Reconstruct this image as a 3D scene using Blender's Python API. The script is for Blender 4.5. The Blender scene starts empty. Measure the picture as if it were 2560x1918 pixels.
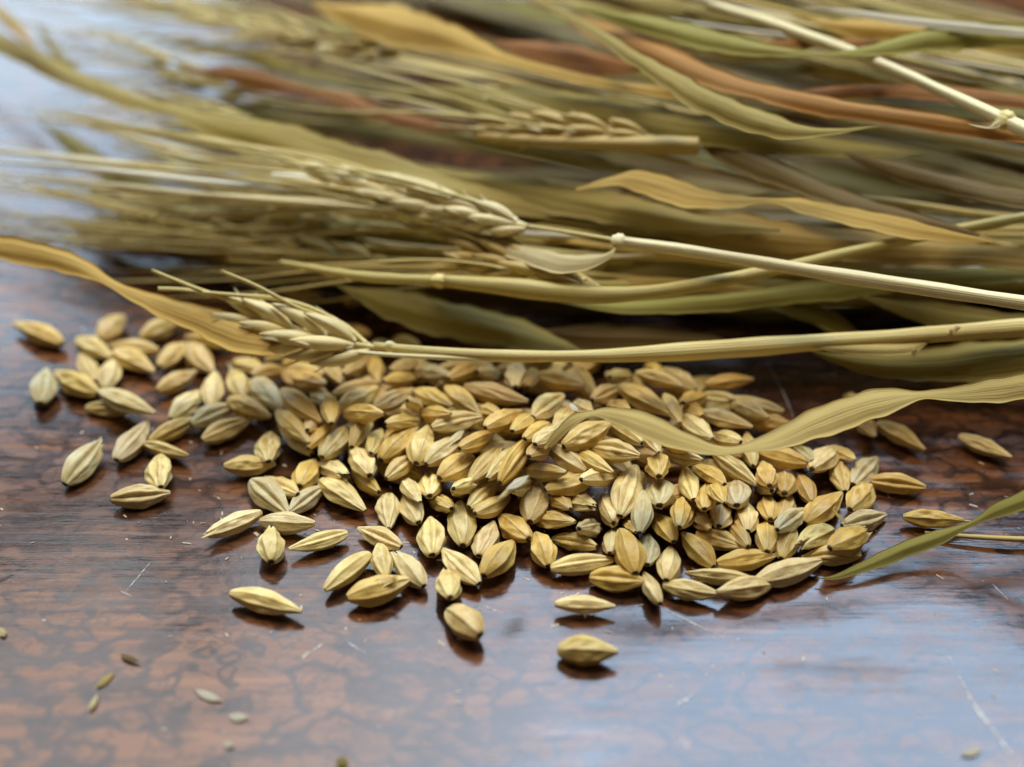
import bpy, math, random
import numpy as np
from mathutils import Vector, Matrix

# ------------------------------------------------------------------ scene, camera, light
# one Blender unit is one centimetre
scene = bpy.context.scene
scene.unit_settings.system = 'METRIC'
scene.unit_settings.scale_length = 0.01
scene.render.engine = 'CYCLES'
scene.cycles.use_denoising = True
scene.cycles.max_bounces = 8
scene.cycles.sample_clamp_indirect = 6.0
C = scene.collection
R = math.radians

F = 50.0 / 36.0 * 2560.0
CAM_H, PITCH = 13.0, R(36.0)
CAM = Vector((0, 0, CAM_H))
FWD = Vector((0, math.cos(PITCH), -math.sin(PITCH)))
UPV = Vector((0, math.sin(PITCH), math.cos(PITCH)))
RIGHT = Vector((1, 0, 0))

cam_data = bpy.data.cameras.new('camera')
cam_data.lens = 50.0
cam_data.sensor_width = 36.0
cam_data.clip_start = 0.5
cam_data.clip_end = 1000.0
cam_data.dof.use_dof = True
cam_data.dof.focus_distance = 19.1
cam_data.dof.aperture_fstop = 0.05 / 0.56
cam = bpy.data.objects.new('camera', cam_data)
cam.location = CAM
cam.rotation_euler = (math.pi / 2 - PITCH, 0, 0)
C.objects.link(cam)
scene.camera = cam

scene.view_settings.view_transform = 'Standard'
scene.view_settings.look = 'None'
scene.view_settings.gamma = 1.0
scene.view_settings.exposure = 0.0

world = bpy.data.worlds.new('World')
scene.world = world
world.use_nodes = True
bg = world.node_tree.nodes['Background']
bg.inputs['Color'].default_value = (1.0, 0.93, 0.84, 1)
bg.inputs['Strength'].default_value = 0.07


def window_or_fill_light(name, az0, az1, el0, el1, radiance, color, dist=110.0):
    """a window opening or the added top light, seen from the table under these angles"""
    az, el = R((az0 + az1) / 2), R((el0 + el1) / 2)
    d = Vector((math.sin(az) * math.cos(el), math.cos(az) * math.cos(el), math.sin(el)))
    w = 2 * dist * math.tan(R(az1 - az0) / 2) * math.cos(el)
    h = 2 * dist * math.tan(R(el1 - el0) / 2)
    L = bpy.data.lights.new(name, 'AREA')
    L.shape = 'RECTANGLE'
    L.size, L.size_y = w, h
    L.energy = radiance * w * h * math.pi
    L.color = color
    o = bpy.data.objects.new(name, L)
    o.location = Vector((0, 15, 0)) + d * dist
    o.rotation_euler = (-d).to_track_quat('-Z', 'Y').to_euler()
    C.objects.link(o)
    return o


# the window: dull panes to the left, blue sky in the panes ahead and to the right; the warm top light above is added
for az0, az1, rad, col_ in ((-60, -19, 3.9, (.88, .94, 1.0)), (-19, -11, 5.2, (.82, .90, 1.0)), (-11, -3, 6.8, (.74, .86, 1.0)),
                            (-3, 6, 8.2, (.68, .83, 1.04)), (6, 52, 9.6, (.58, .80, 1.08))):
    window_or_fill_light('window_or_fill_light', az0, az1, 40, 62, rad, col_)
window_or_fill_light('window_or_fill_light', -38, 38, 64, 84, 15.0, (1.0, 0.93, 0.79))  # added top light to brighten grains and straw, not a known opening
window_or_fill_light('window_or_fill_light', -60, -13, 11, 33, 4.6, (0.66, 0.90, 1.14))


def at(px, py, z):
    """the point at height z (cm over the table) seen at photograph pixel px, py"""
    d = FWD + RIGHT * ((px - 1280) / F) - UPV * ((py - 959) / F)
    return CAM + d * ((z - CAM_H) / d.z)


def project(p):
    v = Vector(p) - CAM
    k = F / v.dot(FWD)
    return 1280 + v.dot(RIGHT) * k, 959 - v.dot(UPV) * k


# ------------------------------------------------------------------ materials
def new_mat(name):
    m = bpy.data.materials.new(name)
    m.use_nodes = True
    nt = m.node_tree
    nt.nodes.clear()
    out = nt.nodes.new('ShaderNodeOutputMaterial')
    return m, nt, out


class NT:
    def __init__(s, nt):
        s.nt = nt

    def n(s, kind, **kw):
        x = s.nt.nodes.new(kind)
        for k, v in kw.items():
            if k == 'ins':
                for a, b in v.items():
                    if isinstance(b, bpy.types.NodeSocket):
                        s.nt.links.new(b, x.inputs[a])
                    else:
                        x.inputs[a].default_value = b
            else:
                setattr(x, k, v)
        return x

    def math(s, op, a, b=0.0, clamp=False):
        x = s.n('ShaderNodeMath', operation=op, use_clamp=clamp, ins={0: a, 1: b})
        return x.outputs[0]

    def ramp(s, fac, stops, interp='LINEAR'):
        x = s.n('ShaderNodeValToRGB', ins={0: fac})
        cr = x.color_ramp
        cr.interpolation = interp
        while len(cr.elements) < len(stops):
            cr.elements.new(0.5)
        for e, (p, c) in zip(cr.elements, stops):
            e.position = p
            e.color = c if len(c) == 4 else (*c, 1)
        return x.outputs[0]

    def mix(s, fac, a, b, mode='MIX'):
        x = s.n('ShaderNodeMix', data_type='RGBA', blend_type=mode)
        for i, v in ((0, fac), (6, a), (7, b)):
            if isinstance(v, bpy.types.NodeSocket):
                s.nt.links.new(v, x.inputs[i])
            else:
                x.inputs[i].default_value = v if i == 0 else ((*v, 1) if len(v) == 3 else v)
        return x.outputs[2]

    def noise(s, vec, scale, detail=3, rough=0.5, dist=0.0):
        return s.n('ShaderNodeTexNoise', ins={'Vector': vec, 'Scale': scale, 'Detail': detail,
                                              'Roughness': rough, 'Distortion': dist}).outputs[0]

    def mapping(s, vec, scale, loc=(0, 0, 0), rot=(0, 0, 0)):
        return s.n('ShaderNodeMapping', ins={0: vec, 1: loc, 2: rot, 3: scale}).outputs[0]


def rgb(c):
    return (c, c, c, 1)


def make_table_mat():
    m, nt, out = new_mat('old_varnished_wood')
    g = NT(nt)
    co = g.n('ShaderNodeTexCoord').outputs['Object']
    warp = g.noise(g.mapping(co, (0.5, 0.9, 1)), 1.0, 3)
    wv = g.n('ShaderNodeVectorMath', operation='ADD', ins={0: co}).outputs[0]
    wnode = wv.node
    wc = g.n('ShaderNodeTexNoise', ins={'Vector': co, 'Scale': 1.1, 'Detail': 3.0}).outputs[1]
    wsc = g.n('ShaderNodeVectorMath', operation='SCALE', ins={0: wc, 'Scale': 0.5}).outputs[0]
    nt.links.new(wsc, wnode.inputs[1])
    # rounded patches parted by winding darker seams, over the wood's own grain
    a = g.noise(g.mapping(wv, (1.05, 1.65, 1)), 1.4, 2, 0.45)
    b = g.noise(g.mapping(wv, (1.9, 2.9, 1), (7, 3, 0)), 1.3, 3, 0.5)
    la = g.math('ABSOLUTE', g.math('SUBTRACT', a, 0.5))
    lb = g.math('ABSOLUTE', g.math('SUBTRACT', b, 0.49))
    seam_w = g.noise(g.mapping(co, (0.5, 0.8, 1), (1, 8, 0)), 1.0, 3)
    thr = g.ramp(seam_w, [(0.3, rgb(0.045)), (0.7, rgb(0.13))])
    fa = g.math('DIVIDE', la, thr, True)
    fb = g.math('DIVIDE', lb, g.math('MULTIPLY', thr, 0.55), True)
    islf = g.math('MULTIPLY', g.math('POWER', fa, 1.6), g.math('ADD', g.math('MULTIPLY', g.math('POWER', fb, 1.6), 0.6), 0.4))
    grain = g.noise(g.mapping(co, (0.22, 3.0, 1)), 1.6, 6, 0.65, 0.5)
    big = g.noise(g.mapping(co, (0.10, 0.22, 1), (3, 1, 0)), 1.3, 4, 0.6)
    pores = g.noise(g.mapping(co, (1.2, 14, 1), (5, 5, 0)), 1.5, 3, 0.6)
    dark = g.ramp(grain, [(0.3, (0.022, 0.011, 0.008)), (0.55, (0.055, 0.023, 0.013)), (0.75, (0.085, 0.032, 0.015))])
    light = g.ramp(grain, [(0.3, (0.11, 0.037, 0.010)), (0.55, (0.245, 0.088, 0.026)), (0.8, (0.38, 0.165, 0.060))])
    bigf = g.ramp(big, [(0.36, rgb(0.35)), (0.62, rgb(0.95))])
    col = g.mix(g.math('MULTIPLY', islf, bigf), dark, light)
    col = g.mix(g.ramp(pores, [(0.60, rgb(0)), (0.72, rgb(0.6))]), col, (0.012, 0.006, 0.004))
    fine = g.noise(co, 26.0, 3, 0.7)
    col = g.mix(0.35, col, g.ramp(fine, [(0.3, rgb(0.25)), (0.7, rgb(1.0))]), 'MULTIPLY')
    # dust specks and rubbed places
    sp = g.n('ShaderNodeTexVoronoi', ins={'Vector': co, 'Scale': 2.6, 'Randomness': 1.0})
    spr = g.math('SUBTRACT', g.noise(co, 0.8, 2), 0.46)
    spf = g.math('LESS_THAN', sp.outputs['Distance'], g.math('MULTIPLY', spr, 0.26))
    col = g.mix(g.math('MULTIPLY', spf, 0.55), col, (0.42, 0.38, 0.34))
    # relief
    br = g.noise(g.mapping(co, (0.35, 5.0, 1)), 1.2, 5, 0.6)
    br2 = g.noise(co, 9.0, 4, 0.65)
    h = g.math('ADD', g.math('MULTIPLY', br, 0.5), g.math('MULTIPLY', br2, 0.18))
    h = g.math('ADD', h, g.math('MULTIPLY', islf, 0.012))
    bump = g.n('ShaderNodeBump', ins={'Strength': 0.16, 'Distance': 0.05, 'Height': h}).outputs[0]
    rr = g.noise(g.mapping(co, (0.5, 2.5, 1), (9, 0, 0)), 1.5, 4, 0.6)
    rough = g.ramp(rr, [(0.3, rgb(0.07)), (0.7, rgb(0.19))])
    rough = g.math('ADD', rough, g.math('MULTIPLY', islf, 0.05))
    # a worn dull patch in the varnish
    wx, wy, _ = at(2080, 1680, 0)
    dd = g.n('ShaderNodeVectorMath', operation='LENGTH', ins={0: g.n('ShaderNodeVectorMath', operation='ADD', ins={
        0: g.mapping(co, (0.75, 2.6, 1), (-wx * 0.75, -wy * 2.6, 0)), 1: (0, 0, 0)}).outputs[0]}).outputs['Value']
    dn = g.math('ADD', dd, g.math('MULTIPLY', g.math('SUBTRACT', g.noise(g.mapping(co, (1.5, 6, 1)), 1.5, 4, 0.7), 0.5), 2.2))
    wornf = g.ramp(dn, [(0.25, rgb(1)), (0.95, rgb(0))])
    rough = g.math('ADD', rough, g.math('MULTIPLY', wornf, 0.16))
    p = g.n('ShaderNodeBsdfPrincipled', ins={'Base Color': col, 'Roughness': rough, 'IOR': 1.55,
                                             'Normal': bump})
    nt.links.new(p.outputs[0], out.inputs[0])
    return m


def make_grain_mat():
    m, nt, out = new_mat('barley_husk')
    g = NT(nt)
    oc = g.n('ShaderNodeObjectInfo')
    uv = g.n('ShaderNodeTexCoord').outputs['UV']
    seed = g.n('ShaderNodeVectorMath', operation='ADD', ins={0: uv}).outputs[0]
    cx = g.n('ShaderNodeCombineXYZ', ins={2: g.math('MULTIPLY', oc.outputs['Random'], 37.0)}).outputs[0]
    nt.links.new(cx, seed.node.inputs[1])
    fib = g.noise(g.mapping(seed, (1.2, 16, 1)), 1.0, 4, 0.6)
    blot = g.noise(g.mapping(seed, (2.6, 1.6, 1)), 1.2, 4, 0.6, 0.5)
    tone = g.n('ShaderNodeAttribute', attribute_name='tone').outputs['Fac']
    base = oc.outputs['Color']
    pale = g.mix(0.62, base, (0.92, 0.78, 0.48))
    deep = g.mix(0.6, base, (0.46, 0.25, 0.045))
    f = g.math('ADD', g.math('MULTIPLY', g.math('SUBTRACT', fib, 0.52), 2.2), tone)
    col = g.mix(g.math('MULTIPLY', f, 1.0, True), base, pale)
    bl = g.ramp(blot, [(0.40, rgb(0)), (0.66, rgb(0.9))])
    col = g.mix(bl, col, deep)
    spot = g.noise(g.mapping(seed, (9, 6, 1), (4, 0, 0)), 1.6, 2)
    col = g.mix(g.ramp(spot, [(0.72, rgb(0)), (0.78, rgb(0.5))]), col, (0.20, 0.12, 0.05))
    stripe = g.n('ShaderNodeAttribute', attribute_name='stripe').outputs['Fac']
    sn = g.ramp(g.noise(g.mapping(seed, (3, 2, 1), (2, 5, 0)), 1.3, 3), [(0.38, rgb(0.05)), (0.6, rgb(0.62))])
    col = g.mix(g.math('MULTIPLY', stripe, sn), col, (0.26, 0.19, 0.10))
    h = g.math('ADD', g.math('MULTIPLY', fib, 0.6),
               g.math('MULTIPLY', g.noise(g.mapping(seed, (14, 9, 1)), 1.6, 4, 0.6), 0.5))
    bump = g.n('ShaderNodeBump', ins={'Strength': 0.8, 'Distance': 0.02, 'Height': h}).outputs[0]
    p = g.n('ShaderNodeBsdfPrincipled', ins={'Base Color': col, 'Roughness': g.ramp(fib, [(0.3, rgb(0.30)), (0.7, rgb(0.52))]), 'IOR': 1.45,
                                             'Normal': bump, 'Subsurface Weight': 0.2,
                                             'Subsurface Scale': 0.05,
                                             'Subsurface Radius': (1.0, 0.6, 0.25)})
    nt.links.new(p.outputs[0], out.inputs[0])
    return m


def make_straw_mat(name, transl, rough=0.52, ior=1.33):
    m, nt, out = new_mat(name)
    g = NT(nt)
    oc = g.n('ShaderNodeObjectInfo')
    uv = g.n('ShaderNodeTexCoord').outputs['UV']
    seed = g.n('ShaderNodeVectorMath', operation='ADD', ins={0: uv}).outputs[0]
    cx = g.n('ShaderNodeCombineXYZ', ins={2: g.math('MULTIPLY', oc.outputs['Random'], 53.0)}).outputs[0]
    nt.links.new(cx, seed.node.inputs[1])
    fib = g.noise(g.mapping(seed, (0.35, 26, 1)), 1.0, 3, 0.6)
    blot = g.noise(g.mapping(seed, (0.5, 1.3, 1)), 1.3, 4, 0.6, 0.6)
    base = oc.outputs['Color']
    pale = g.mix(0.5, base, (0.82, 0.67, 0.27))
    deep = g.mix(0.6, base, (0.24, 0.12, 0.02))
    col = g.mix(g.ramp(fib, [(0.42, rgb(0)), (0.68, rgb(0.8))]), base, pale)
    col = g.mix(g.ramp(blot, [(0.44, rgb(0)), (0.74, rgb(0.65))]), col, deep)
    spot = g.noise(g.mapping(seed, (1.4, 5, 1), (4, 0, 0)), 2.6, 2)
    col = g.mix(g.ramp(spot, [(0.70, rgb(0)), (0.76, rgb(0.5))]), col, (0.16, 0.09, 0.04))
    veins = g.n('ShaderNodeTexWave', wave_type='BANDS', bands_direction='Y',
                ins={'Vector': seed, 'Scale': 3.2, 'Distortion': 0.6, 'Detail': 1.0}).outputs[1]
    h = g.math('ADD', g.math('MULTIPLY', fib, 1.3), g.math('MULTIPLY', veins, 0.22))
    bump = g.n('ShaderNodeBump', ins={'Strength': 0.5, 'Distance': 0.02, 'Height': h}).outputs[0]
    p = g.n('ShaderNodeBsdfPrincipled', ins={'Base Color': col, 'Roughness': rough, 'IOR': ior,
                                             'Normal': bump})
    sh = p.outputs[0]
    if transl:
        t = g.n('ShaderNodeBsdfTranslucent', ins={'Color': col})
        mx = g.n('ShaderNodeMixShader', ins={0: transl, 1: p.outputs[0], 2: t.outputs[0]})
        sh = mx.outputs[0]
    nt.links.new(sh, out.inputs[0])
    return m


def flat_mat(name, c, rough=0.7):
    m, nt, out = new_mat(name)
    g = NT(nt)
    co = g.n('ShaderNodeTexCoord').outputs['Object']
    f = g.noise(co, 20.0, 3, 0.6)
    col = g.ramp(f, [(0.3, tuple(x * 0.55 for x in c)), (0.7, c)])
    p = g.n('ShaderNodeBsdfPrincipled', ins={'Base Color': col, 'Roughness': rough})
    nt.links.new(p.outputs[0], out.inputs[0])
    return m


M_TABLE = make_table_mat()
M_GRAIN = make_grain_mat()
M_STEM = make_straw_mat('dry_straw', 0.0, 0.36, 1.45)
M_LEAF = make_straw_mat('dry_leaf', 0.45)
M_SCAR = flat_mat('dark_scar', (0.10, 0.055, 0.03))
M_PITH = flat_mat('pale_pith', (0.75, 0.66, 0.48))
M_SCRATCH = flat_mat('scratched_varnish', (0.70, 0.66, 0.62), 0.5)


def see_through_parts(m, scale, share):
    nt = m.node_tree
    g = NT(nt)
    out = [n for n in nt.nodes if n.type == 'OUTPUT_MATERIAL'][0]
    sh = out.inputs[0].links[0].from_socket
    co = g.n('ShaderNodeTexCoord').outputs['Object']
    f = g.ramp(g.noise(co, scale, 4, 0.7), [(share - .12, rgb(0)), (share + .12, rgb(1))])
    t = g.n('ShaderNodeBsdfTransparent')
    mx = g.n('ShaderNodeMixShader', ins={0: f, 1: sh, 2: t.outputs[0]})
    nt.links.new(mx.outputs[0], out.inputs[0])


see_through_parts(M_SCRATCH, 9.0, 0.53)
M_GOUGE = flat_mat('gouged_wood', (0.03, 0.015, 0.01), 0.6)


# ------------------------------------------------------------------ mesh helpers
def mesh_from(name, verts, faces, mat, uvs=None, tone=None, smooth=True, stripe=None):
    me = bpy.data.meshes.new(name)
    me.from_pydata([tuple(map(float, v)) for v in verts], [], faces)
    if smooth:
        me.polygons.foreach_set('use_smooth', [True] * len(me.polygons))
    if uvs is not None:
        ul = me.uv_layers.new(name='UVMap')
        li = np.empty(len(me.loops), dtype=np.int32)
        me.loops.foreach_get('vertex_index', li)
        ul.data.foreach_set('uv', np.asarray(uvs, dtype=np.float32)[li].ravel())
    if tone is not None:
        at_ = me.attributes.new('tone', 'FLOAT', 'POINT')
        at_.data.foreach_set('value', np.asarray(tone, dtype=np.float32))
    if stripe is not None:
        at_ = me.attributes.new('stripe', 'FLOAT', 'POINT')
        at_.data.foreach_set('value', np.asarray(stripe, dtype=np.float32))
    me.materials.append(mat)
    me.update()
    return me


def link(name, me, parent=None, color=None):
    o = bpy.data.objects.new(name, me)
    C.objects.link(o)
    if parent is not None:
        o.parent = parent
    if color is not None:
        o.color = (*color, 1)
    return o


def tag(o, label=None, cat=None, group=None, kind=None):
    for k, v in (('label', label), ('category', cat), ('group', group), ('kind', kind)):
        if v:
            o[k] = v
    return o


def grid_faces(n, m, wrap):
    f = []
    for i in range(n - 1):
        for j in range(m if wrap else m - 1):
            k = (j + 1) % m
            f.append((i * m + j, i * m + k, (i + 1) * m + k, (i + 1) * m + j))
    return f


# ------------------------------------------------------------------ barley grain shapes
NS, NT_ = 48, 72


def grain_mesh(seed, torn=0, wrinkle=0.0, crease=1.0):
    """unit grain: base at x=-.5, tip at x=+.5, back (ridged husk) up, crease below; half width .5"""
    r = np.random.RandomState(seed)
    s = np.linspace(0, 1, NS)
    s = 0.5 - 0.5 * np.cos(math.pi * s) * (0.86 + 0.14 * np.abs(np.cos(math.pi * s)))
    s = np.clip(s, 0, 1)
    th = np.linspace(0, 2 * math.pi, NT_, endpoint=False)
    pk = r.uniform(0.40, 0.50)
    a = np.where(s < pk, s / pk, (1 - s) / (1 - pk))
    ex_b, ex_t = r.uniform(0.60, 0.85), r.uniform(0.75, 1.1)
    w = np.where(s < pk, np.sin(a * math.pi / 2) ** ex_b, np.sin(a * math.pi / 2) ** ex_t)
    endb, endt = 0.27, (0.18 if not torn else r.uniform(0.34, 0.55))
    w = endb * (1 - s) ** 3 + endt * s ** 3 + w * (1 - endb * (1 - s) ** 3 * .6 - endt * s ** 3 * .6)
    if torn:
        w = np.maximum(w, endt * (0.4 + 0.6 * s))
    S, T = np.meshgrid(s, th, indexing='ij')
    W = np.repeat(w[:, None], NT_, 1)
    d = np.abs((T + math.pi) % (2 * math.pi) - math.pi)      # 0 on the back, pi on the crease
    sgn = np.where(T < math.pi, 1, -1)
    mid = np.sin(np.clip(S, 0, 1) * math.pi) ** 0.6
    # flat faces between the veins of the husk
    vv = [0, math.radians(52), math.radians(104), math.radians(150), math.pi]
    rr = np.ones_like(S)
    for q0, q1 in zip(vv[:-1], vv[1:]):
        inside = (d >= q0) & (d <= q1 + 1e-6)
        hf = (q1 - q0) / 2
        poly = math.cos(hf) / np.cos(d - (q0 + q1) / 2)
        rr = np.where(inside, 0.25 + 0.75 * poly, rr)
    for c, k, wd in ((0, .085, .12), (math.radians(52), .095, .13), (math.radians(104), .10, .15)):
        rr += k * np.exp(-((d - c) / wd) ** 2) * (0.35 + 0.65 * mid)
    # the back husk laps over the belly husk: a step
    lap = math.radians(134) + 0.07 * np.sin(S * 9 + r.uniform(0, 6))
    rr -= 0.07 * (1 / (1 + np.exp(-(d - lap) / 0.035)))
    cdev = d - math.pi
    gr = np.exp(-(cdev / (0.17)) ** 2) - 0.42 * np.exp(-((np.abs(cdev) - 0.42) / 0.2) ** 2)
    rr -= crease * 0.30 * gr * (0.25 + 0.75 * mid)
    ph = r.uniform(0, 6.28, 12)
    rr += 0.045 * np.sin(3 * T + ph[0] + 4 * S) * np.sin(5 * S + ph[1])
    rr += 0.032 * np.sin(5 * T + ph[2] - 7 * S) * np.sin(8 * S + ph[3])
    if wrinkle:
        for q in range(7):
            k1, k2 = r.uniform(2, 9), r.uniform(9, 26)
            rr += wrinkle * 0.020 * np.sin(k1 * T + k2 * S * r.choice([-1, 1]) + r.uniform(0, 6)) * mid
        # a sunken patch
        c0, t0 = r.uniform(.35, .75), r.uniform(0, 6.28)
        dt = (T - t0 + math.pi) % (2 * math.pi) - math.pi
        rr -= wrinkle * 0.16 * np.exp(-((S - c0) / .13) ** 2 - (dt / .5) ** 2)
    # papery folds towards the tip
    rr += 0.10 * np.clip((S - .72) / .28, 0, 1) * np.sin(7 * T + ph[5])
    x = S - 0.5
    if torn:
        x = x - np.clip((S - .8) / .2, 0, 1) * (0.075 + 0.06 * np.sin(2 * T + ph[6]) + .045 * np.sin(5 * T + ph[7])
                                               + .03 * np.sin(9 * T + ph[8]))
    ry = 0.5 * W * rr
    rz = 0.5 * W * rr
    tw = r.uniform(-.25, .25) * (S - .5)
    y = ry * np.sin(T + tw)
    z = rz * np.cos(T + tw)
    z = np.where(z < 0, z * 0.86, z)
    # a slightly bent spindle
    by, bz = r.uniform(-.10, .10), r.uniform(-.03, .07)
    y = y + by * (0.25 - x ** 2) * 2 + r.uniform(-.05, .05) * np.clip(x - .2, 0, 1) * 3
    z = z + bz * (0.25 - x ** 2) * 2
    tone = 0.15 + 0.55 * np.exp(-((S - 1.0) / .16) ** 2) + 0.2 * np.exp(-((S) / .06) ** 2)
    for c in (0, math.radians(52), math.radians(104)):
        tone = tone + 0.28 * np.exp(-((d - c) / .09) ** 2)
    stripe = np.zeros_like(S)
    for c in (math.radians(52), math.radians(104)):
        stripe += 0.7 * np.exp(-((d - c - .12) / .05) ** 2) * r.uniform(.3, 1.2)
    stripe += 0.6 * np.exp(-((d - .10) / .04) ** 2) * r.uniform(0, 1)
    stripe += 0.9 * np.exp(-(cdev / .10) ** 2) + 0.6 * np.exp(-((d - lap - .03) / .045) ** 2)
    stripe = np.clip(stripe * (0.45 + 0.55 * mid), 0, 1)
    verts = np.stack([x, y, z], -1).reshape(-1, 3)
    uv = np.stack([S.ravel() * 1.0 + seed, np.minimum(d, math.pi).ravel() / math.pi
                   + (sgn.ravel() < 0) * 0.0], -1)
    faces = grid_faces(NS, NT_, True)
    V = list(verts)
    UVs = list(uv)
    TT = list(tone.ravel())
    SS = list(stripe.ravel())
    # hollow base and tip
    for end, ring in ((0, 0), (1, NS - 1)):
        base_i = ring * NT_
        c = verts[base_i:base_i + NT_].mean(0)
        inn = (verts[base_i:base_i + NT_] - c) * 0.62 + c
        dep = 0.022 if end == 0 else -(0.09 if torn else 0.02)
        i1 = len(V)
        for v in inn:
            V.append(v + np.array([dep, 0, 0]))
            UVs.append([0.5, 0.5])
            TT.append(0.7)
            SS.append(0.5)
        V.append(c + np.array([dep * 1.3, 0, 0]))
        UVs.append([0.5, 0.5])
        TT.append(0.7)
        SS.append(0.8)
        for j in range(NT_):
            k = (j + 1) % NT_
            q = (base_i + j, i1 + j, i1 + k, base_i + k)
            t = (i1 + j, i1 + NT_, i1 + k)
            faces.append(q if end == 0 else q[::-1])
            faces.append(t if end == 0 else t[::-1])
    return mesh_from('barley_grain', V, faces, M_GRAIN, UVs, TT, stripe=SS)


PLAIN = [grain_mesh(11 + i, 0, 0.30 + 0.16 * (i % 4)) for i in range(12)]
WRINK = [grain_mesh(41 + i, 0, 0.75 + 0.22 * (i % 3), 1.1) for i in range(6)]
TORN = [grain_mesh(71 + i, 1, 0.5) for i in range(6)]


def scar_mesh():
    V, Fc = [], []
    n = 14
    for i in range(n):
        a = i / n * 2 * math.pi
        k = 1 + 0.2 * math.sin(3 * a)
        V += [(-0.503, .115 * k * math.sin(a),   .108 * k * math.cos(a)),
              (-0.475, .09 * k * math.sin(a), .085 * k * math.cos(a))]
    for i in range(n):
        j = (i + 1) % n
        Fc.append((2 * i, 2 * j, 2 * j + 1, 2 * i + 1))
    V.append((-0.487, 0, 0))
    for i in range(n):
        j = (i + 1) % n
        Fc.append((2 * j, 2 * i, 2 * n))
    return mesh_from('base_scar', V, Fc, M_SCAR)


def sheet_mesh(name, seed, L=0.5, W=0.4, curl=0.35, mat=None, z0=0.47, x0=0.0):
    """a torn curved flake of husk, with a thickness"""
    r = np.random.RandomState(seed)
    n, m = 12, 7
    V, UVs = [], []
    for side in (1, 0):
        for i in range(n):
            s = i / (n - 1)
            ww = W * (math.sin(math.pi * (0.12 + 0.80 * s)) ** 0.7) * (1 + .15 * math.sin(9 * s + seed))
            for j in range(m):
                v = j / (m - 1) - .5
                x = x0 + (s - .5) * L + (0.05 * math.sin(7 * v * 3 + seed) if i in (0, n - 1) else 0)
                y = ww * v
                z = z0 - 1.0 * y * y + curl * max(0, s - .45) ** 2 + .012 * math.sin(14 * v + 5 * s)
                V.append((x, y, z + side * .02))
                UVs.append((s * L + seed, v + .5))
    f = grid_faces(n, m, False)
    k = n * m
    F2 = [q[::-1] for q in f] + [tuple(a + k for a in q) for q in f]
    ring = [j for j in range(m)] + [i * m + m - 1 for i in range(1, n)] + \
           [(n - 1) * m + j for j in range(m - 2, -1, -1)] + [i * m for i in range(n - 2, 0, -1)]
    for i in range(len(ring)):
        a, b = ring[i], ring[(i + 1) % len(ring)]
        F2.append((a, a + k, b + k, b))
    return mesh_from(name, V, F2, mat or M_GRAIN, UVs, [0.6] * len(V))


SCAR = scar_mesh()
FLAPS = [sheet_mesh('husk_flap', 5 + i, 0.42 + .08 * i, 0.34, 0.5, None, 0.46, 0.05 + .08 * i) for i in range(3)]


def awn_stub_mesh(seed, ln=0.36):
    r = np.random.RandomState(seed)
    V, UVs = [], []
    n, m = 9, 8
    for i in range(n):
        s = i / (n - 1)
        rad = .085 * (1 - .72 * s)
        for j in range(m):
            a = j / m * 2 * math.pi
            V.append((.46 + ln * s, rad * math.sin(a) + .05 * s * s * r.choice([1]), rad * .55 * math.cos(a) + .02 * s))
            UVs.append((s * .5, j / m))
    f = grid_faces(n, m, True)
    f.append(tuple(range(m)))
    f.append(tuple((n - 1) * m + j for j in range(m))[::-1])
    return mesh_from('awn_stub', V, f, M_GRAIN, UVs, [0.9] * len(V))


STUB = awn_stub_mesh(1)

# ------------------------------------------------------------------ the traced grains
# region: (x offset, y offset, pixels of the photograph per unit)
REG = {'A': (0, 700, .28972), 'B': (480, 840, .21729), 'C': (480, 1150, .21729), 'D': (880, 880, .21729),
       'E': (800, 1180, .21729), 'G': (1280, 880, .21729), 'H': (1240, 1180, .21729), 'I': (1680, 880, .28972),
       'K': (1700, 800, .4224), 'F': (0, 0, 1.1573)}
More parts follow.
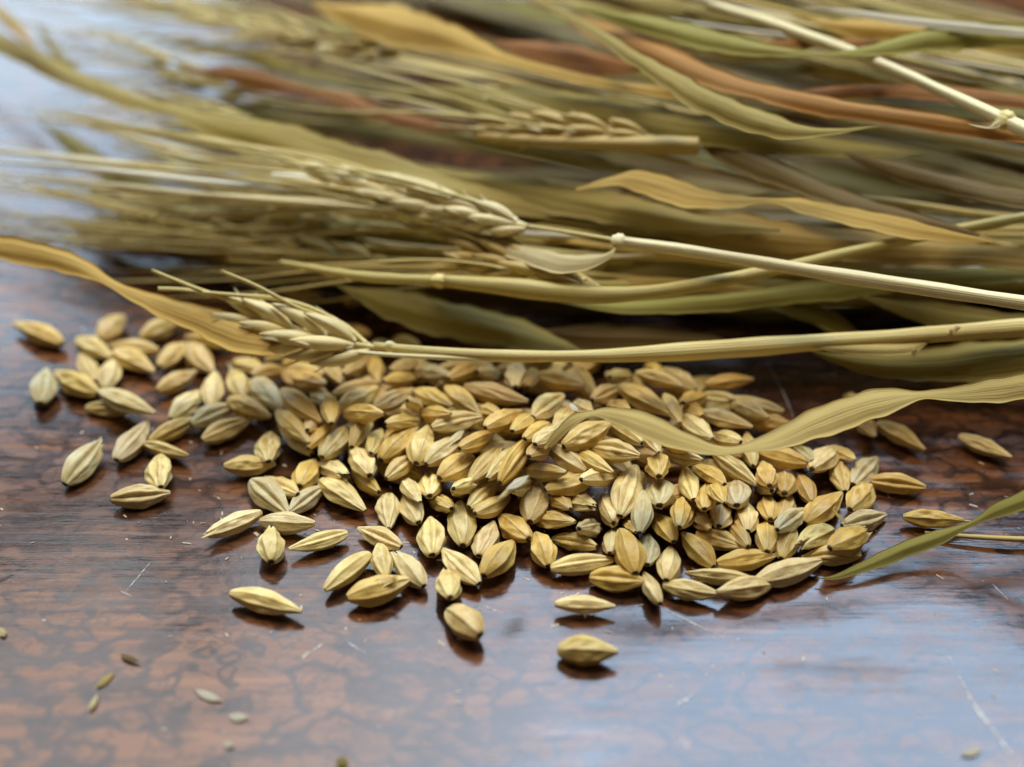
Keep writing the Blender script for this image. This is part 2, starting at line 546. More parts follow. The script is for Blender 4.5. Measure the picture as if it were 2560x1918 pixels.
# each line: region, base x y, tip x y, width, marks:
#  face c crease / d back / s side, tone g golden p pale y grey b brown t tan o orange,
#  w wrinkled, k torn tip, f loose husk flap, a awn stub, e seen end on
GRAINS = """
A 535 550 120 370 150 dg
A 870 510 1070 310 190 dt
A 670 510 960 660 170 dt
A 1370 610 940 560 130 dt
A 1210 500 1580 350 170 dt
A 980 620 1330 790 170 dg
A 1380 750 1600 540 180 dt
A 1620 560 1830 790 220 dt
A 1990 560 1600 490 150 dg
A 820 870 680 640 140 ct
A 840 980 480 790 200 dg
A 920 940 970 690 190 dp
A 350 1060 395 770 220 cy
A 740 1100 1180 1130 140 cta
A 860 960 1330 1150 110 dp
A 1360 960 1700 790 160 db
A 1820 1090 1850 790 190 dp
A 2090 1010 2000 780 190 dta
A 1480 1200 1720 960 190 dp
A 1660 1250 2030 1080 170 cy
A 1290 1400 1720 1190 150 st
A 1750 1380 2160 1200 190 ct
A 1010 1550 1280 1220 190 cyw
A 1240 1410 1630 1520 100 sp
F 141 1045 222 953 54 cyk
F 346 1052 345 983 56 cp
F 240 1078 368 1064 50 ct
B 480 300 850 400 140 dt
B 700 500 1010 850 280 dy
B 420 730 900 940 240 dg
B 690 450 1090 390 170 db
B 1050 430 1380 640 180 db
B 1100 370 1510 440 150 dg
B 1180 480 1540 550 120 do
B 1510 250 1730 540 190 dt
B 1750 440 2060 240 180 db
B 2080 250 2140 520 190 dg
B 840 290 1330 130 140 sp
B 1050 330 1560 170 180 dg
B 1620 680 2180 530 180 db
B 1690 850 2150 600 230 dg
B 1040 620 1480 990 250 dg
B 980 870 1340 1230 180 dt
B 1370 1360 1000 1010 200 dp
B 1340 1290 1660 960 180 dg
B 1600 1000 1560 660 130 dg
B 880 1440 890 1110 280 cpw
B 370 1500 960 1480 230 dg
B 1500 1390 1810 1020 270 cyw
B 1840 1280 2040 830 260 spf
B 2040 1600 1850 1290 260 dpw
C 1240 300 1430 0 270 dg
C 1480 40 1790 200 210 dpk
C 2150 370 1850 120 230 sg
B 1760 900 2200 900 200 dg
D 220 1160 340 890 170 cp
B 1330 1080 1500 950 120 dp
B 1400 640 1570 760 120 dy
C 680 240 1100 600 330 cy
C 1210 390 820 210 170 ct
C 1130 600 1520 300 200 cy
C 1480 240 1990 580 260 dpw
C 800 600 140 880 230 dpk
C 780 710 1410 740 230 dp
C 910 1170 910 790 300 dpk
C 1790 840 1120 1030 190 cp
C 2050 1080 1530 1490 260 dp
F 498 1281 650 1322 47 dp
E 790 260 790 640 270 cpw
E 1130 580 960 260 240 dp
E 990 100 1140 340 160 dp
E 930 860 430 650 210 cp
E 750 1200 690 810 220 dp
E 320 1450 1030 1250 300 dgf
E 1190 1310 860 920 270 dpk
E 1290 950 1280 520 320 cp
E 1640 840 1600 340 310 dp
E 1820 1280 1390 880 260 cpw
E 1500 1440 1450 1130 280 dpk
E 1830 960 1990 570 260 cp
E 1890 1190 2220 790 330 dg
F 1036 1372 968 1316 60 dt
E 1720 400 2040 130 200 cp
E 1510 420 1250 270 100 ct
E 1540 190 1800 130 140 sp
E 1260 270 1260 0 260 cp
E 1790 480 2190 290 170 dt
D 270 650 700 420 210 cb
D 720 440 1150 620 220 dg
D 1080 400 1460 710 220 dg
D 640 560 770 670 190 dpe
D 800 720 1130 720 130 dg
D 920 870 1530 740 240 cp
D 1540 870 1960 680 220 dg
D 1290 400 2020 570 220 db
D 1450 230 1730 280 190 dpek
D 1880 400 1880 130 230 dp
D 1120 300 1480 130 160 db
D 720 210 1130 270 150 dy
D 370 340 760 290 180 dg
D 450 210 760 110 130 dt
D 1850 910 2100 720 110 dg
G 250 750 590 490 260 cp
D 390 830 820 780 150 dt
D 340 1240 760 870 280 dg
D 740 1280 890 850 270 dp
D 860 1290 1260 990 260 dpk
D 400 1450 750 1180 200 ct
D 1240 1110 1640 920 140 dg
D 1010 1450 1390 1200 280 dgf
D 1360 1480 1720 1060 200 ct
D 1560 1460 1920 1040 200 spf
D 1710 1500 2080 980 240 sgf
G 140 1370 620 1390 170 db
D 1500 660 1690 720 130 dg
D 1170 1600 1400 1540 140 sp
G 290 270 830 390 220 do
G 180 400 280 190 90 db
G 930 550 1260 390 210 cb
G 1240 390 1830 720 250 dg
G 1130 290 1400 290 140 dt
G 1430 240 1960 400 170 dg
G 1560 170 1720 260 150 dg
G 1760 490 1930 810 150 dt
G 1110 620 1340 670 130 dg
G 720 610 900 690 150 dp
G 500 880 730 620 180 dt
G 600 1090 1140 820 290 dg
G 1490 1050 1070 760 200 sp
G 860 1370 380 1060 240 dp
G 740 1150 1150 1390 190 dg
G 900 1100 1470 1190 280 ct
G 1510 890 1690 1150 200 dt
G 1740 1160 2190 1250 150 syw
G 1730 1000 2090 1130 150 dg
G 390 1590 990 1420 260 dg
G 800 1470 1210 1410 200 dpk
H 1430 500 1600 -80 300 cp
G 1690 1430 1690 1190 260 dgew
H 1880 380 1870 80 320 cy
G 150 1000 440 830 190 dg
G 270 1060 560 880 190 dpk
G 200 1200 440 1090 150 db
H 390 570 500 120 330 dp
H 450 540 900 580 250 dt
H 810 320 1140 400 230 dpk
H 1350 590 1220 270 250 spe
H 1650 690 1700 220 220 dy
H 1530 560 1600 690 140 dt
H 370 770 30 500 260 dg
H 600 1080 460 700 280 dg
H 1150 860 640 760 190 ctw
H 960 650 1200 620 220 cyw
H 1310 930 1360 640 130 dp
H 1600 1160 1440 660 300 dg
H 1740 1060 1750 720 250 cyw
H 630 1110 1350 1010 240 cp
H 1080 1210 1720 1270 270 cg
H 1890 1510 1700 1160 150 sp
H 2040 800 1830 480 240 dg
H 1960 1240 2020 870 270 dp
H 2110 630 2150 300 180 dg
H 680 1520 1370 1550 210 dp
F 1432 1264 1553 1284 40 dp
F 1205 1404 1334 1410 58 dt
H 640 300 860 420 140 db
H 200 210 430 120 90 sy
I 290 280 700 230 130 do
I 960 520 480 385 110 dt
I 520 450 830 570 140 dt
I 210 520 690 650 145 dp
I 680 610 1050 640 150 do
I 110 560 340 750 190 dp
I 590 780 360 720 120 dpk
I 700 980 650 700 100 sp
I 740 860 1190 970 180 dg
I 1210 940 1060 820 120 cy
I 1210 1010 1420 830 190 dpk
I 1390 850 1580 930 110 dt
I 360 880 730 1140 150 sp
I 450 1140 190 980 140 dg
I 840 1150 790 950 160 dge
I 860 1200 740 1130 120 dt
I 970 1220 960 1040 190 db
I 1210 1290 1080 1050 150 db
I 1490 1200 1430 930 160 ctw
I 1570 1140 1770 910 180 cy
I 1710 1110 2190 1180 170 cg
I 1540 1360 1720 1150 200 dg
I 1150 1480 1470 1220 220 dg
I 1470 1500 1850 1400 170 cp
K 890 1350 1110 1240 150 dgk
K 900 1240 710 1340 140 dpk
K 1070 1390 720 1410 110 ct
K 450 1545 840 1430 140 dp
K 535 1570 220 1615 130 dp
K 430 1535 30 1495 90 spf
K 220 1440 560 1390 130 dg
K 600 1410 680 1220 130 dt
K 515 1370 505 1190 125 dg
K 100 1255 370 1350 130 cg
K 400 1340 290 1210 100 db
K 195 1460 10 1260 130 dg
K 400 1250 390 1080 140 dp
K 535 1180 520 1040 120 dg
K 590 1190 650 1040 95 dt
K 230 1220 235 1100 140 dpek
K 145 1115 160 970 120 cg
K 335 1095 330 950 150 cye
K 80 1060 25 875 110 cp
K 10 1225 40 1060 110 dg
K 580 1240 740 1120 120 cyw
K 1320 1165 1680 1190 100 dga
K 1170 610 1450 765 110 dg
K 1650 685 1960 810 100 ct
K 1070 570 1150 690 95 do
K 980 460 1070 500 60 db
K 20 490 160 440 80 do
K 30 520 130 565 70 do
K 200 985 260 1080 80 dg
K 80 1140 175 1240 90 db
F 600 628 697 640 26 db
F 745 655 800 632 30 db
F 740 712 800 722 28 do
F 560 762 650 740 30 dt
F 850 735 905 745 22 dg
F 800 752 850 744 22 dt
"""
TONES = {'g': (.74, .49, .11), 'p': (.85, .67, .28), 'y': (.60, .51, .25), 'b': (.54, .35, .10),
         't': (.70, .51, .17), 'o': (.70, .40, .065)}
TONE_WORD = {'g': 'golden', 'p': 'pale', 'y': 'greyish', 'b': 'brown', 't': 'tan', 'o': 'orange'}
rng = random.Random(5)


class G_:
    pass


def heap_height(px, py):
    h = 0.80 * math.exp(-((px - 1480) / 470) ** 2 - ((py - 1080) / 175) ** 2)
    h += 0.35 * math.exp(-((px - 900) / 330) ** 2 - ((py - 1010) / 110) ** 2)
    return max(0.0, h - 0.10)


def make_grain(p0, p1, wpx, marks, filler=False):
    """solve the pose of a grain whose base and tip are seen at two pixels"""
    g = G_()
    g.marks, g.filler = marks, filler
    g.mx, g.my = (p0[0] + p1[0]) / 2, (p0[1] + p1[1]) / 2
    g.p0, g.p1 = p0, p1
    z = 0.15 + heap_height(g.mx, g.my)
    g.C = at(g.mx, g.my, z)
    depth = (g.C - CAM).dot(FWD)
    k = depth / F
    img = RIGHT * ((p1[0] - p0[0]) * k) - UPV * ((p1[1] - p0[1]) * k)
    li = img.length
    vray = (g.C - CAM).normalized()
    best = None
    for L in np.linspace(0.74, 1.02, 15):
        if 'e' in marks:
            L = min(L, 0.85)
        q = L * L - li * li
        if q < 0:
            continue
        for sg in (-1, 1):
            ax = img + vray * (sg * math.sqrt(q))
            e = math.asin(max(-1, min(1, ax.z / ax.length)))
            if 'e' in marks and sg > 0:
                ax_ok = 0
            cost = abs(e) + 0.9 * abs(L - 0.87)
            if 'e' in marks:
                cost = 0 if sg > 0 else 9     # base towards the camera, tip pushed into the heap
            if best is None or cost < best[0]:
                best = (cost, ax.copy())
    if best is None:
        best = (0, img)
    g.axis = best[1]
    g.axis = g.axis * 1.01
    g.L = g.axis.length
    if g.L < 0.66:
        g.axis *= 0.66 / g.L
        g.L = 0.66
    g.W = max(0.22, min(0.38, wpx * k * 1.05 * rng.uniform(.94, 1.06)))
    if 's' in marks:
        g.W = max(g.W, 0.26)
    if g.W / g.L < .30:
        g.W = .30 * g.L
    return g


grains = []
for ln in GRAINS.strip().splitlines():
    a = ln.split()
    ox, oy, sc_ = REG[a[0]]
    x1, y1, x2, y2, w_ = [float(v) for v in a[1:6]]
    grains.append(make_grain((ox + x1 * sc_, oy + y1 * sc_), (ox + x2 * sc_, oy + y2 * sc_), w_ * sc_, a[6]))

# grains of the lower layers, seen only in the gaps of the heap
n_traced = len(grains)
tries = 0
while len(grains) < n_traced + 44 and tries < 4000:
    tries += 1
    px, py = rng.uniform(880, 2080), rng.uniform(905, 1400)
    h = heap_height(px, py)
    if h < 0.12 or rng.random() > h + .35:
        continue
    a = rng.uniform(0, 6.28)
    dx, dy = 70 * math.cos(a), 46 * math.sin(a)
    f_ = make_grain((px - dx, py - dy), (px + dx, py + dy), 58, rng.choice(['dg', 'dt', 'ct', 'db', 'dp']), True)
    f_.C = at(px, py, 0.15)
    f_.C.z = 0.15
    f_.axis.z *= 0.15
    if any(o.filler and (o.C - f_.C).length < 0.34 for o in grains):
        continue
    grains.append(f_)

# let overlapping grains part along their own lines of sight; the lower layer stays put
N = len(grains)
U = np.array([list((CAM - g.C).normalized()) for g in grains])
P = np.array([list(g.C) for g in grains])
A = np.array([list(g.axis) for g in grains])
LW = np.array([g.W for g in grains])
FL = np.array([g.filler for g in grains])
# floor: the lowest end must stay on the table
sp_s = np.array([-.36, -.18, 0, .18, .36])
sp_r = np.array([.50, .86, 1.0, .84, .48])
for it in range(60):
    S_ = P[:, None, :] + A[:, None, :] * sp_s[None, :, None]       # N,5,3
    Rr = 0.5 * LW[:, None] * sp_r[None, :] * 0.92
    Sf, Rf = S_.reshape(-1, 3), Rr.reshape(-1)
    D = np.linalg.norm(Sf[:, None] - Sf[None], axis=-1)
    ov = (Rf[:, None] + Rf[None]) - D - 0.035
    own = np.repeat(np.arange(N), 5)
    ov[own[:, None] == own[None]] = -1
    ov = ov.reshape(N, 5, N, 5).max(axis=(1, 3))
    mv = np.zeros(N)
    up = P[:, 2] + np.arange(N) * 1e-5 + np.where(FL, -5, 0)
    ii, jj = np.nonzero(ov > 0)
    for i, j in zip(ii, jj):
        if up[i] > up[j]:
            mv[i] += min(.05, ov[i, j] * .35)
            if not FL[j]:
                mv[j] -= min(.03, ov[i, j] * .20)
    mv = np.clip(mv, -.06, .10)
    P = P + U * mv[:, None]
    low = (S_ - Rr[..., None] * np.array([0, 0, 1.0]))[..., 2].min(1) + (U * mv[:, None])[:, 2]
    fix = np.clip(-low, 0, None)
    P = P + U * (fix / U[:, 2])[:, None]
for i, g in enumerate(grains):
    g.C = Vector(P[i])
    # tilt by the support: the ends never dive through the table
    zmin = min(g.C.z + g.axis.z * s - 0.5 * g.W * r_ * .9 for s, r_ in zip(sp_s, sp_r))
    if zmin < 0:
        g.C += Vector(U[i]) * (-zmin / U[i][2])

grain_objs = []
for i, g in enumerate(grains):
    mk = g.marks
    meshes = TORN if 'k' in mk else WRINK if 'w' in mk or (rng.random() < .25 and g.my < 1380) else PLAIN
    me = meshes[rng.randrange(len(meshes))]
    o = link('barley_grain', me)
    ax = g.axis.normalized()
    side = Vector((0, 0, 1)).cross(ax)
    if side.length < .05:
        side = RIGHT.copy()
    side.normalize()
    top = ax.cross(side)
    # the seen side is the one half way between up and the camera
    toward = (Vector((0, 0, 1)) * 1.2 + (CAM - g.C).normalized())
    tt = (toward - ax * toward.dot(ax)).normalized()
    top = tt
    side = top.cross(ax)
    roll = R(rng.uniform(-24, 24))
    if 'c' in mk:
        roll += math.pi
    elif 's' in mk:
        roll += R(rng.choice([105, -105]))
    y_ = side * math.cos(roll) + top * math.sin(roll)
    z_ = ax.cross(y_)
    M = Matrix((ax, y_, z_)).transposed().to_4x4()
    flat = rng.uniform(.80, .92)
    M = Matrix.Translation(g.C) @ M @ Matrix.Diagonal((g.L, g.W, g.W * flat, 1))
    o.matrix_world = M
    c = TONES[mk[1]]
    v = rng.uniform(.90, 1.10)
    if g.filler:
        v *= .97
    c = (min(1, c[0] * v * rng.uniform(.97, 1.03)), c[1] * v, c[2] * v * rng.uniform(.85, 1.18))
    o.color = (*c, 1)
    s = link('base_scar', SCAR, o)
    if 'f' in mk or ('k' in mk and rng.random() < .5):
        link('husk_flap', FLAPS[rng.randrange(3)], o, c)
    if 'a' in mk:
        link('awn_stub', STUB, o, (.72, .62, .38))
    g.obj = o
    grain_objs.append(g)


# ---- words that single each grain out
def direction(g):
    q0, q1 = project(g.C - g.axis * .5), project(g.C + g.axis * .5)
    a = math.degrees(math.atan2(-(q1[1] - q0[1]), q1[0] - q0[0])) % 360
    return ['tip right', 'tip up right', 'tip upward', 'tip up left', 'tip left', 'tip down left',
            'tip downward', 'tip down right'][int((a + 22.5) // 45) % 8]


def zone(px, py):
    if py > 1440:
        return 'alone before the heap'
    if px > 2060 and py > 1000:
        return 'apart, right of heap'
    if px < 330:
        return 'far left scatter'
    if px < 560:
        return 'left scatter'
    if px < 760:
        return 'heap left fringe' if py < 1210 else 'loose front left group'
    if px < 1060:
        if py < 960:
            return 'under the lower ear'
        return 'heap left part' if py < 1220 else 'loose front group'
    col = 'centre' if px < 1400 else 'right' if px < 1760 else 'far right'
    row = 'back' if py < 960 else 'upper' if py < 1090 else 'middle' if py < 1260 else 'lower' if py < 1380 else 'front edge'
    return 'heap %s %s' % (row, col)


ORD = ["first", "second", "third", "fourth", "fifth", "sixth", "seventh", "eighth", "ninth", "tenth", "eleventh", "twelfth",
       'thirteenth', 'fourteenth', 'fifteenth', 'sixteenth']


def unique_labels(items):
    """items: (object, px, text, zone). Adds a count from the left where the words alone do not single it out"""
    by = {}
    for it in items:
        by.setdefault((it[2], it[3]), []).append(it)
    for (text, zn), lst in by.items():
        lst.sort(key=lambda t: t[1])
        for k, it in enumerate(lst):
            if len(lst) == 1:
                lab = '%s, %s' % (text, zn)
            elif len(lst) == 2:
                lab = '%s, %s, %s of two' % (text, zn, ['left', 'right'][k])
            else:
                lab = '%s, %s, %s from left' % (text, zn, ORD[min(k, 15)]) if k else '%s, %s, leftmost' % (text, zn)
            it[0]['label'] = lab


items = []
for g in grain_objs:
    mk = g.marks
    px, py = project(g.C)
    if g.filler:
        tag(g.obj, None, 'grain', 'lower layer grains in the gaps of the heap')
        items.append((g.obj, px, 'shaded lower layer %s barley grain' % TONE_WORD[mk[1]], zone(px, py)))
        continue
    kind = TONE_WORD[mk[1]]
    if 'w' in mk:
        kind += ' wrinkled'
    elif 'k' in mk:
        kind += ' torn'
    noun = 'barley grain'
    ext = 'awn stub, ' if 'a' in mk else 'loose husk, ' if 'f' in mk else ''
    face = 'crease up, ' if mk[0] == 'c' else ''
    tag(g.obj, None, 'grain', 'spilled barley grains')
    items.append((g.obj, px, '%s %s, %s%s' % (kind, noun, ext or face, direction(g)), zone(px, py)))
unique_labels(items)


# ------------------------------------------------------------------ the table
def build_table():
    x0, x1, y0, y1 = -70.0, 70.0, -25.0, 75.0
    top = link('table_top', mesh_from('table_top', [
        (x0, y0, 0), (x1, y0, 0), (x1, y1, 0), (x0, y1, 0),
        (x0, y0, -2.5), (x1, y0, -2.5), (x1, y1, -2.5), (x0, y1, -2.5)],
        [(0, 1, 2, 3), (7, 6, 5, 4), (0, 4, 5, 1), (1, 5, 6, 2), (2, 6, 7, 3), (3, 7, 4, 0)],
        M_TABLE, smooth=False))
    tag(top, 'dark red brown varnished wooden table top, mottled and scratched', None, None, 'structure')
    return top


TABLE = build_table()


def scratch(name, pts, w, mat=None, z=0.006):
    """a thin worn line lying on the varnish"""
    P_ = [at(x, y, 0) for x, y in pts]
    V, Fc = [], []
    n = 14
    r = random.Random(int(pts[0][0]))
    for i in range(n):
        s = i / (n - 1) * (len(P_) - 1)
        k = min(int(s), len(P_) - 2)
        p = P_[k].lerp(P_[k + 1], s - k)
        t = (P_[k + 1] - P_[k]).normalized()
        nn = Vector((-t.y, t.x, 0))
        ww = w * (0.25 + 0.75 * math.sin(math.pi * i / (n - 1))) * r.uniform(.5, 1.2)
        p = p + nn * r.uniform(-.2, .2) * w
        for sg in (-1, 1):
            q = p + nn * (sg * ww / 2)
            V.append((q.x, q.y, z))
    for i in range(n - 1):
        Fc.append((2 * i, 2 * i + 1, 2 * i + 3, 2 * i + 2))
    return link(name, mesh_from(name, V, Fc, mat or M_SCRATCH, smooth=False), TABLE)


for pts, w in (([(1665, 1525), (1730, 1558), (1808, 1594)], .030),
               ([(2395, 1690), (2440, 1770), (2500, 1850), (2560, 1930)], .06),
               ([(1690, 1765), (1735, 1735)], .05), ([(775, 1632), (810, 1608)], .035),
               ([(860, 1600), (915, 1635)], .035), ([(310, 1485), (375, 1408)], .018),
               ([(1200, 1512), (1258, 1534)], .025), ([(1915, 905), (1960, 985), (1990, 1060)], .02),
               ([(2368, 1640), (2385, 1668)], .03), ([(1700, 1840), (1725, 1880)], .04),
               ([(300, 1478), (330, 1492)], .015), ([(2480, 1460), (2520, 1500)], .02)):
    scratch('scratch', pts, w)
scratch('gouge', [(-10, 1455), (32, 1438)], .06, M_GOUGE)


# ------------------------------------------------------------------ straw, leaves and ears
def smooth_path(pts, n):
    """Catmull-Rom through the points; each point is any tuple of numbers"""
    P_ = np.array(pts, dtype=float)
    if len(P_) == 2:
        t = np.linspace(0, 1, n)[:, None]
        return P_[0] * (1 - t) + P_[1] * t
    E = np.vstack([2 * P_[0] - P_[1], P_, 2 * P_[-1] - P_[-2]])
    seg = np.linalg.norm(np.diff(P_[:, :3], axis=0), axis=1)
    cum = np.concatenate([[0], np.cumsum(seg)])
    out = []
    for s in np.linspace(0, cum[-1], n):
        k = min(int(np.searchsorted(cum, s, side='right')) - 1, len(P_) - 2)
        t = (s - cum[k]) / max(seg[k], 1e-9)
        a, b, c, d = E[k], E[k + 1], E[k + 2], E[k + 3]
        out.append(.5 * ((2 * b) + (c - a) * t + (2 * a - 5 * b + 4 * c - d) * t * t
                         + (3 * b - a - 3 * c + d) * t ** 3))
    return np.array(out)


def px3(pts):
    """(px, py, z, extras...) in the photograph -> (x, y, z, extras...) in the place"""
    out = [tuple(at(p[0], p[1], p[2])) + tuple(p[3:]) for p in pts]
    # what leaves the picture goes on for some centimetres
    if pts[-1][0] >= 2600:
        a, b = Vector(out[-2][:3]), Vector(out[-1][:3])
        d = b - a
        ex = out[-1][3:]
        for k in (1.0, 2.1, 3.4, 5.0):
            out.append((b.x + d.x * k, b.y + d.y * k, max(.3, b.z + d.z * min(k, 1))) + ex)
    if pts[0][0] <= -20:
        a, b = Vector(out[1][:3]), Vector(out[0][:3])
        d = b - a
        ex = out[0][3:]
        for k in (1.0, 2.2):
            out.insert(0, (b.x + d.x * k, b.y + d.y * k, max(.3, b.z + d.z * min(k, 1))) + ex)
    return out


def tube(name, pts, mat, seed=0, m=12, n=None, rib=0.05, cap=True):
    """pts: (x, y, z, radius)"""
    r = random.Random(seed)
    n = n or max(8, 7 * len(pts))
    P_ = smooth_path(pts, n)
    V, UVs = [], []
    ph = r.uniform(0, 6)
    ln = 0
    for i in range(n):
        p = Vector(P_[i, :3])
        t = Vector(P_[min(i + 1, n - 1), :3] - P_[max(i - 1, 0), :3]).normalized()
        a = t.cross(Vector((0, 0, 1))).normalized()
        b = a.cross(t)
        if i:
            ln += np.linalg.norm(P_[i, :3] - P_[i - 1, :3])
        for j in range(m):
            th = j / m * 2 * math.pi
            rad = max(P_[i, 3], .004) * (1 + rib * math.cos(th * 5 + ph)) * (1 + .07 * math.sin(ln * 1.7 + ph) + .04 * math.sin(ln * 5.3 + 2 * ph))
            q = p + a * (rad * math.cos(th)) + b * (rad * math.sin(th))
            V.append(tuple(q))
            UVs.append((ln * .5 + seed, abs(j / m * 2 - 1)))
    f = grid_faces(n, m, True)
    if cap:
        f.append(tuple(range(m)))
        f.append(tuple((n - 1) * m + j for j in range(m))[::-1])
    return mesh_from(name, V, f, mat, UVs)


def ribbon(name, pts, seed=0, n=None, m=9, cup=0.22, thick=0.010, wob=0.08, mat=None, tear=0.0, flat=.6, taper=True):
    """pts: (x, y, z, width, roll in degrees). Roll 0 lies flat, 90 stands on edge facing the viewer"""
    r = random.Random(seed)
    n = n or max(14, 9 * len(pts))
    P_ = smooth_path(pts, n)
    tot = float(np.linalg.norm(np.diff(P_[:, :3], axis=0), axis=1).sum())
    tl = min(1.4, tot * .22)
    # an end that runs on past the picture keeps its width
    ends = [taper and 0 < project(P_[q, :3])[0] < 2590 for q in (0, -1)]
    ph = [r.uniform(0, 6.28) for _ in range(6)]
    V, UVs = [], []
    top, bot = [], []
    ln = 0
    for i in range(n):
        p = Vector(P_[i, :3])
        t = Vector(P_[min(i + 1, n - 1), :3] - P_[max(i - 1, 0), :3]).normalized()
        a = t.cross(Vector((0, 0, 1))).normalized()
        if a.y < 0:
            a = -a
        b = a.cross(t)
        if b.z < 0:
            b = -b
        if i:
            ln += np.linalg.norm(P_[i, :3] - P_[i - 1, :3])
        ro = R((P_[i, 4] - 6) * flat + 9 * math.sin(ln * .9 + ph[0]))
        sd = a * math.cos(ro) + b * math.sin(ro)
        nr = b * math.cos(ro) - a * math.sin(ro)
        w = max(.01, P_[i, 3]) * 1.08
        if taper:
            w *= max(.05, min(1.0, ln / tl if ends[0] else 1, (tot - ln) / tl if ends[1] else 1)) ** .7
        for j in range(m):
            v = j / (m - 1) - .5
            e = abs(v) * 2
            ww = w * (1 + wob * math.sin(ln * 3.1 + ph[1] + (v > 0) * 2) + wob * .6 * math.sin(ln * 7.7 + ph[2] * (1 + (v > 0))) + wob * .5 * math.sin(ln * 15 + ph[5] + (v > 0)))
            if tear and i in (0, n - 1):
                p2 = p + t * (tear * r.uniform(-1, 1))
            else:
                p2 = p
            h = -cup * w * (e ** 1.35) + .035 * w * math.sin(v * 19 + ph[3]) + .03 * w * math.sin(ln * 2.3 + v * 4 + ph[4])
            q = p2 + sd * (v * ww) + nr * h
            top.append(tuple(q + nr * (thick / 2)))
            bot.append(tuple(q - nr * (thick / 2)))
            UVs.append((ln * .5 + seed, v + .5))
    V = top + bot
    f = grid_faces(n, m, False)
    k = n * m
    F2 = f + [tuple(a + k for a in q)[::-1] for q in f]
    ring = [j for j in range(m)] + [i * m + m - 1 for i in range(1, n)] + \
           [(n - 1) * m + j for j in range(m - 2, -1, -1)] + [i * m for i in range(n - 2, 0, -1)]
    for i in range(len(ring)):
        a_, b_ = ring[i], ring[(i + 1) % len(ring)]
        F2.append((b_, b_ + k, a_ + k, a_))
    return mesh_from(name, V, F2, mat or M_LEAF, UVs + UVs)


COL = {'straw': (.78, .62, .22), 'pale': (.88, .76, .42), 'khaki': (.56, .44, .12), 'olive': (.38, .30, .055),
       'green': (.46, .42, .085), 'gold': (.76, .51, .11), 'tan': (.54, .36, .09), 'orange': (.66, .32, .075),
       'rust': (.46, .17, .04), 'brown': (.22, .14, .04), 'white': (.88, .84, .70)}


def tint(c, k):
    return tuple(min(1, x * k) for x in c)


def thing(name, loc, label, cat, group=None):
    o = bpy.data.objects.new(name, None)
    o.location = loc
    o.empty_display_size = 0.2
    C.objects.link(o)
    return tag(o, label, cat, group)


def part(name, me, parent, color=None, inv=True):
    o = link(name, me, parent, color)
    if inv:
        o.matrix_parent_inverse = Matrix.Translation(-parent.location)
    return o


def leaf(label, pts, col, seed, **kw):
    me = ribbon('leaf_blade', px3(pts), seed, **kw)
    o = link('dry_leaf', me, None, COL[col])
    return tag(o, label, 'leaf', 'dry barley leaves')


def node_mesh(p, t, rad, seed=0):
    """the swollen ring of a stem joint with a torn papery collar"""
    p, t = Vector(p), Vector(t).normalized()
    a = t.cross(Vector((0, 0, 1))).normalized()
    b = a.cross(t)
    V, UVs = [], []
    r = random.Random(seed)
    prof = [(-.16, .9), (-.10, 1.15), (-.05, 1.45), (0, 1.35), (.04, 1.5), (.09, 1.25), (.15, .92)]
    m = 14
    for i, (x, k) in enumerate(prof):
        for j in range(m):
            th = j / m * 2 * math.pi
            kk = k * (1 + .10 * math.sin(3 * th + seed) + r.uniform(-.05, .05))
            V.append(tuple(p + t * (x * rad * 9) + (a * math.cos(th) + b * math.sin(th)) * rad * kk))
            UVs.append((x * 3, j / m))
    f = grid_faces(len(prof), m, True)
    return mesh_from('stem_node', V, f, M_STEM, UVs)


# unit spikelet: a slim husked kernel from x=0 (base) to x=1
def spikelet_mesh(seed):
    r = random.Random(seed)
    n, m = 14, 14
    V, UVs, T_ = [], [], []
    for i in range(n):
        s = i / (n - 1)
        w = max(.04, math.sin(math.pi * min(1, s * .93 + .05)) ** .8)
        for j in range(m):
            th = j / m * 2 * math.pi
            k = 1 + .09 * math.cos(th * 5 + seed) * math.sin(math.pi * s) - .2 * math.exp(-((th - math.pi) / .35) ** 2)
            V.append((s, .115 * w * k * math.sin(th), .10 * w * k * math.cos(th) + .05 * math.sin(math.pi * s)))
            UVs.append((s + seed, abs(j / m * 2 - 1)))
            T_.append(.55 + .3 * math.cos(th * 5 + seed))
    f = grid_faces(n, m, True)
    f.append(tuple(range(m)))
    f.append(tuple((n - 1) * m + j for j in range(m))[::-1])
    return mesh_from('spikelet', V, f, M_STEM, UVs, T_)


SPIKE = [spikelet_mesh(3), spikelet_mesh(8), spikelet_mesh(14)]


def glume_mesh(seed):
    """unit papery sliver beside a spikelet"""
    pts = [(0, 0, 0, .05, 0), (.3, .02, .02, .10, 20), (.7, .03, .05, .06, 30), (1.0, .02, .12, .015, 30)]
    return ribbon('glume', pts, seed, n=8, m=4, mat=M_GRAIN, taper=False)


GLUME = [glume_mesh(2), glume_mesh(6)]


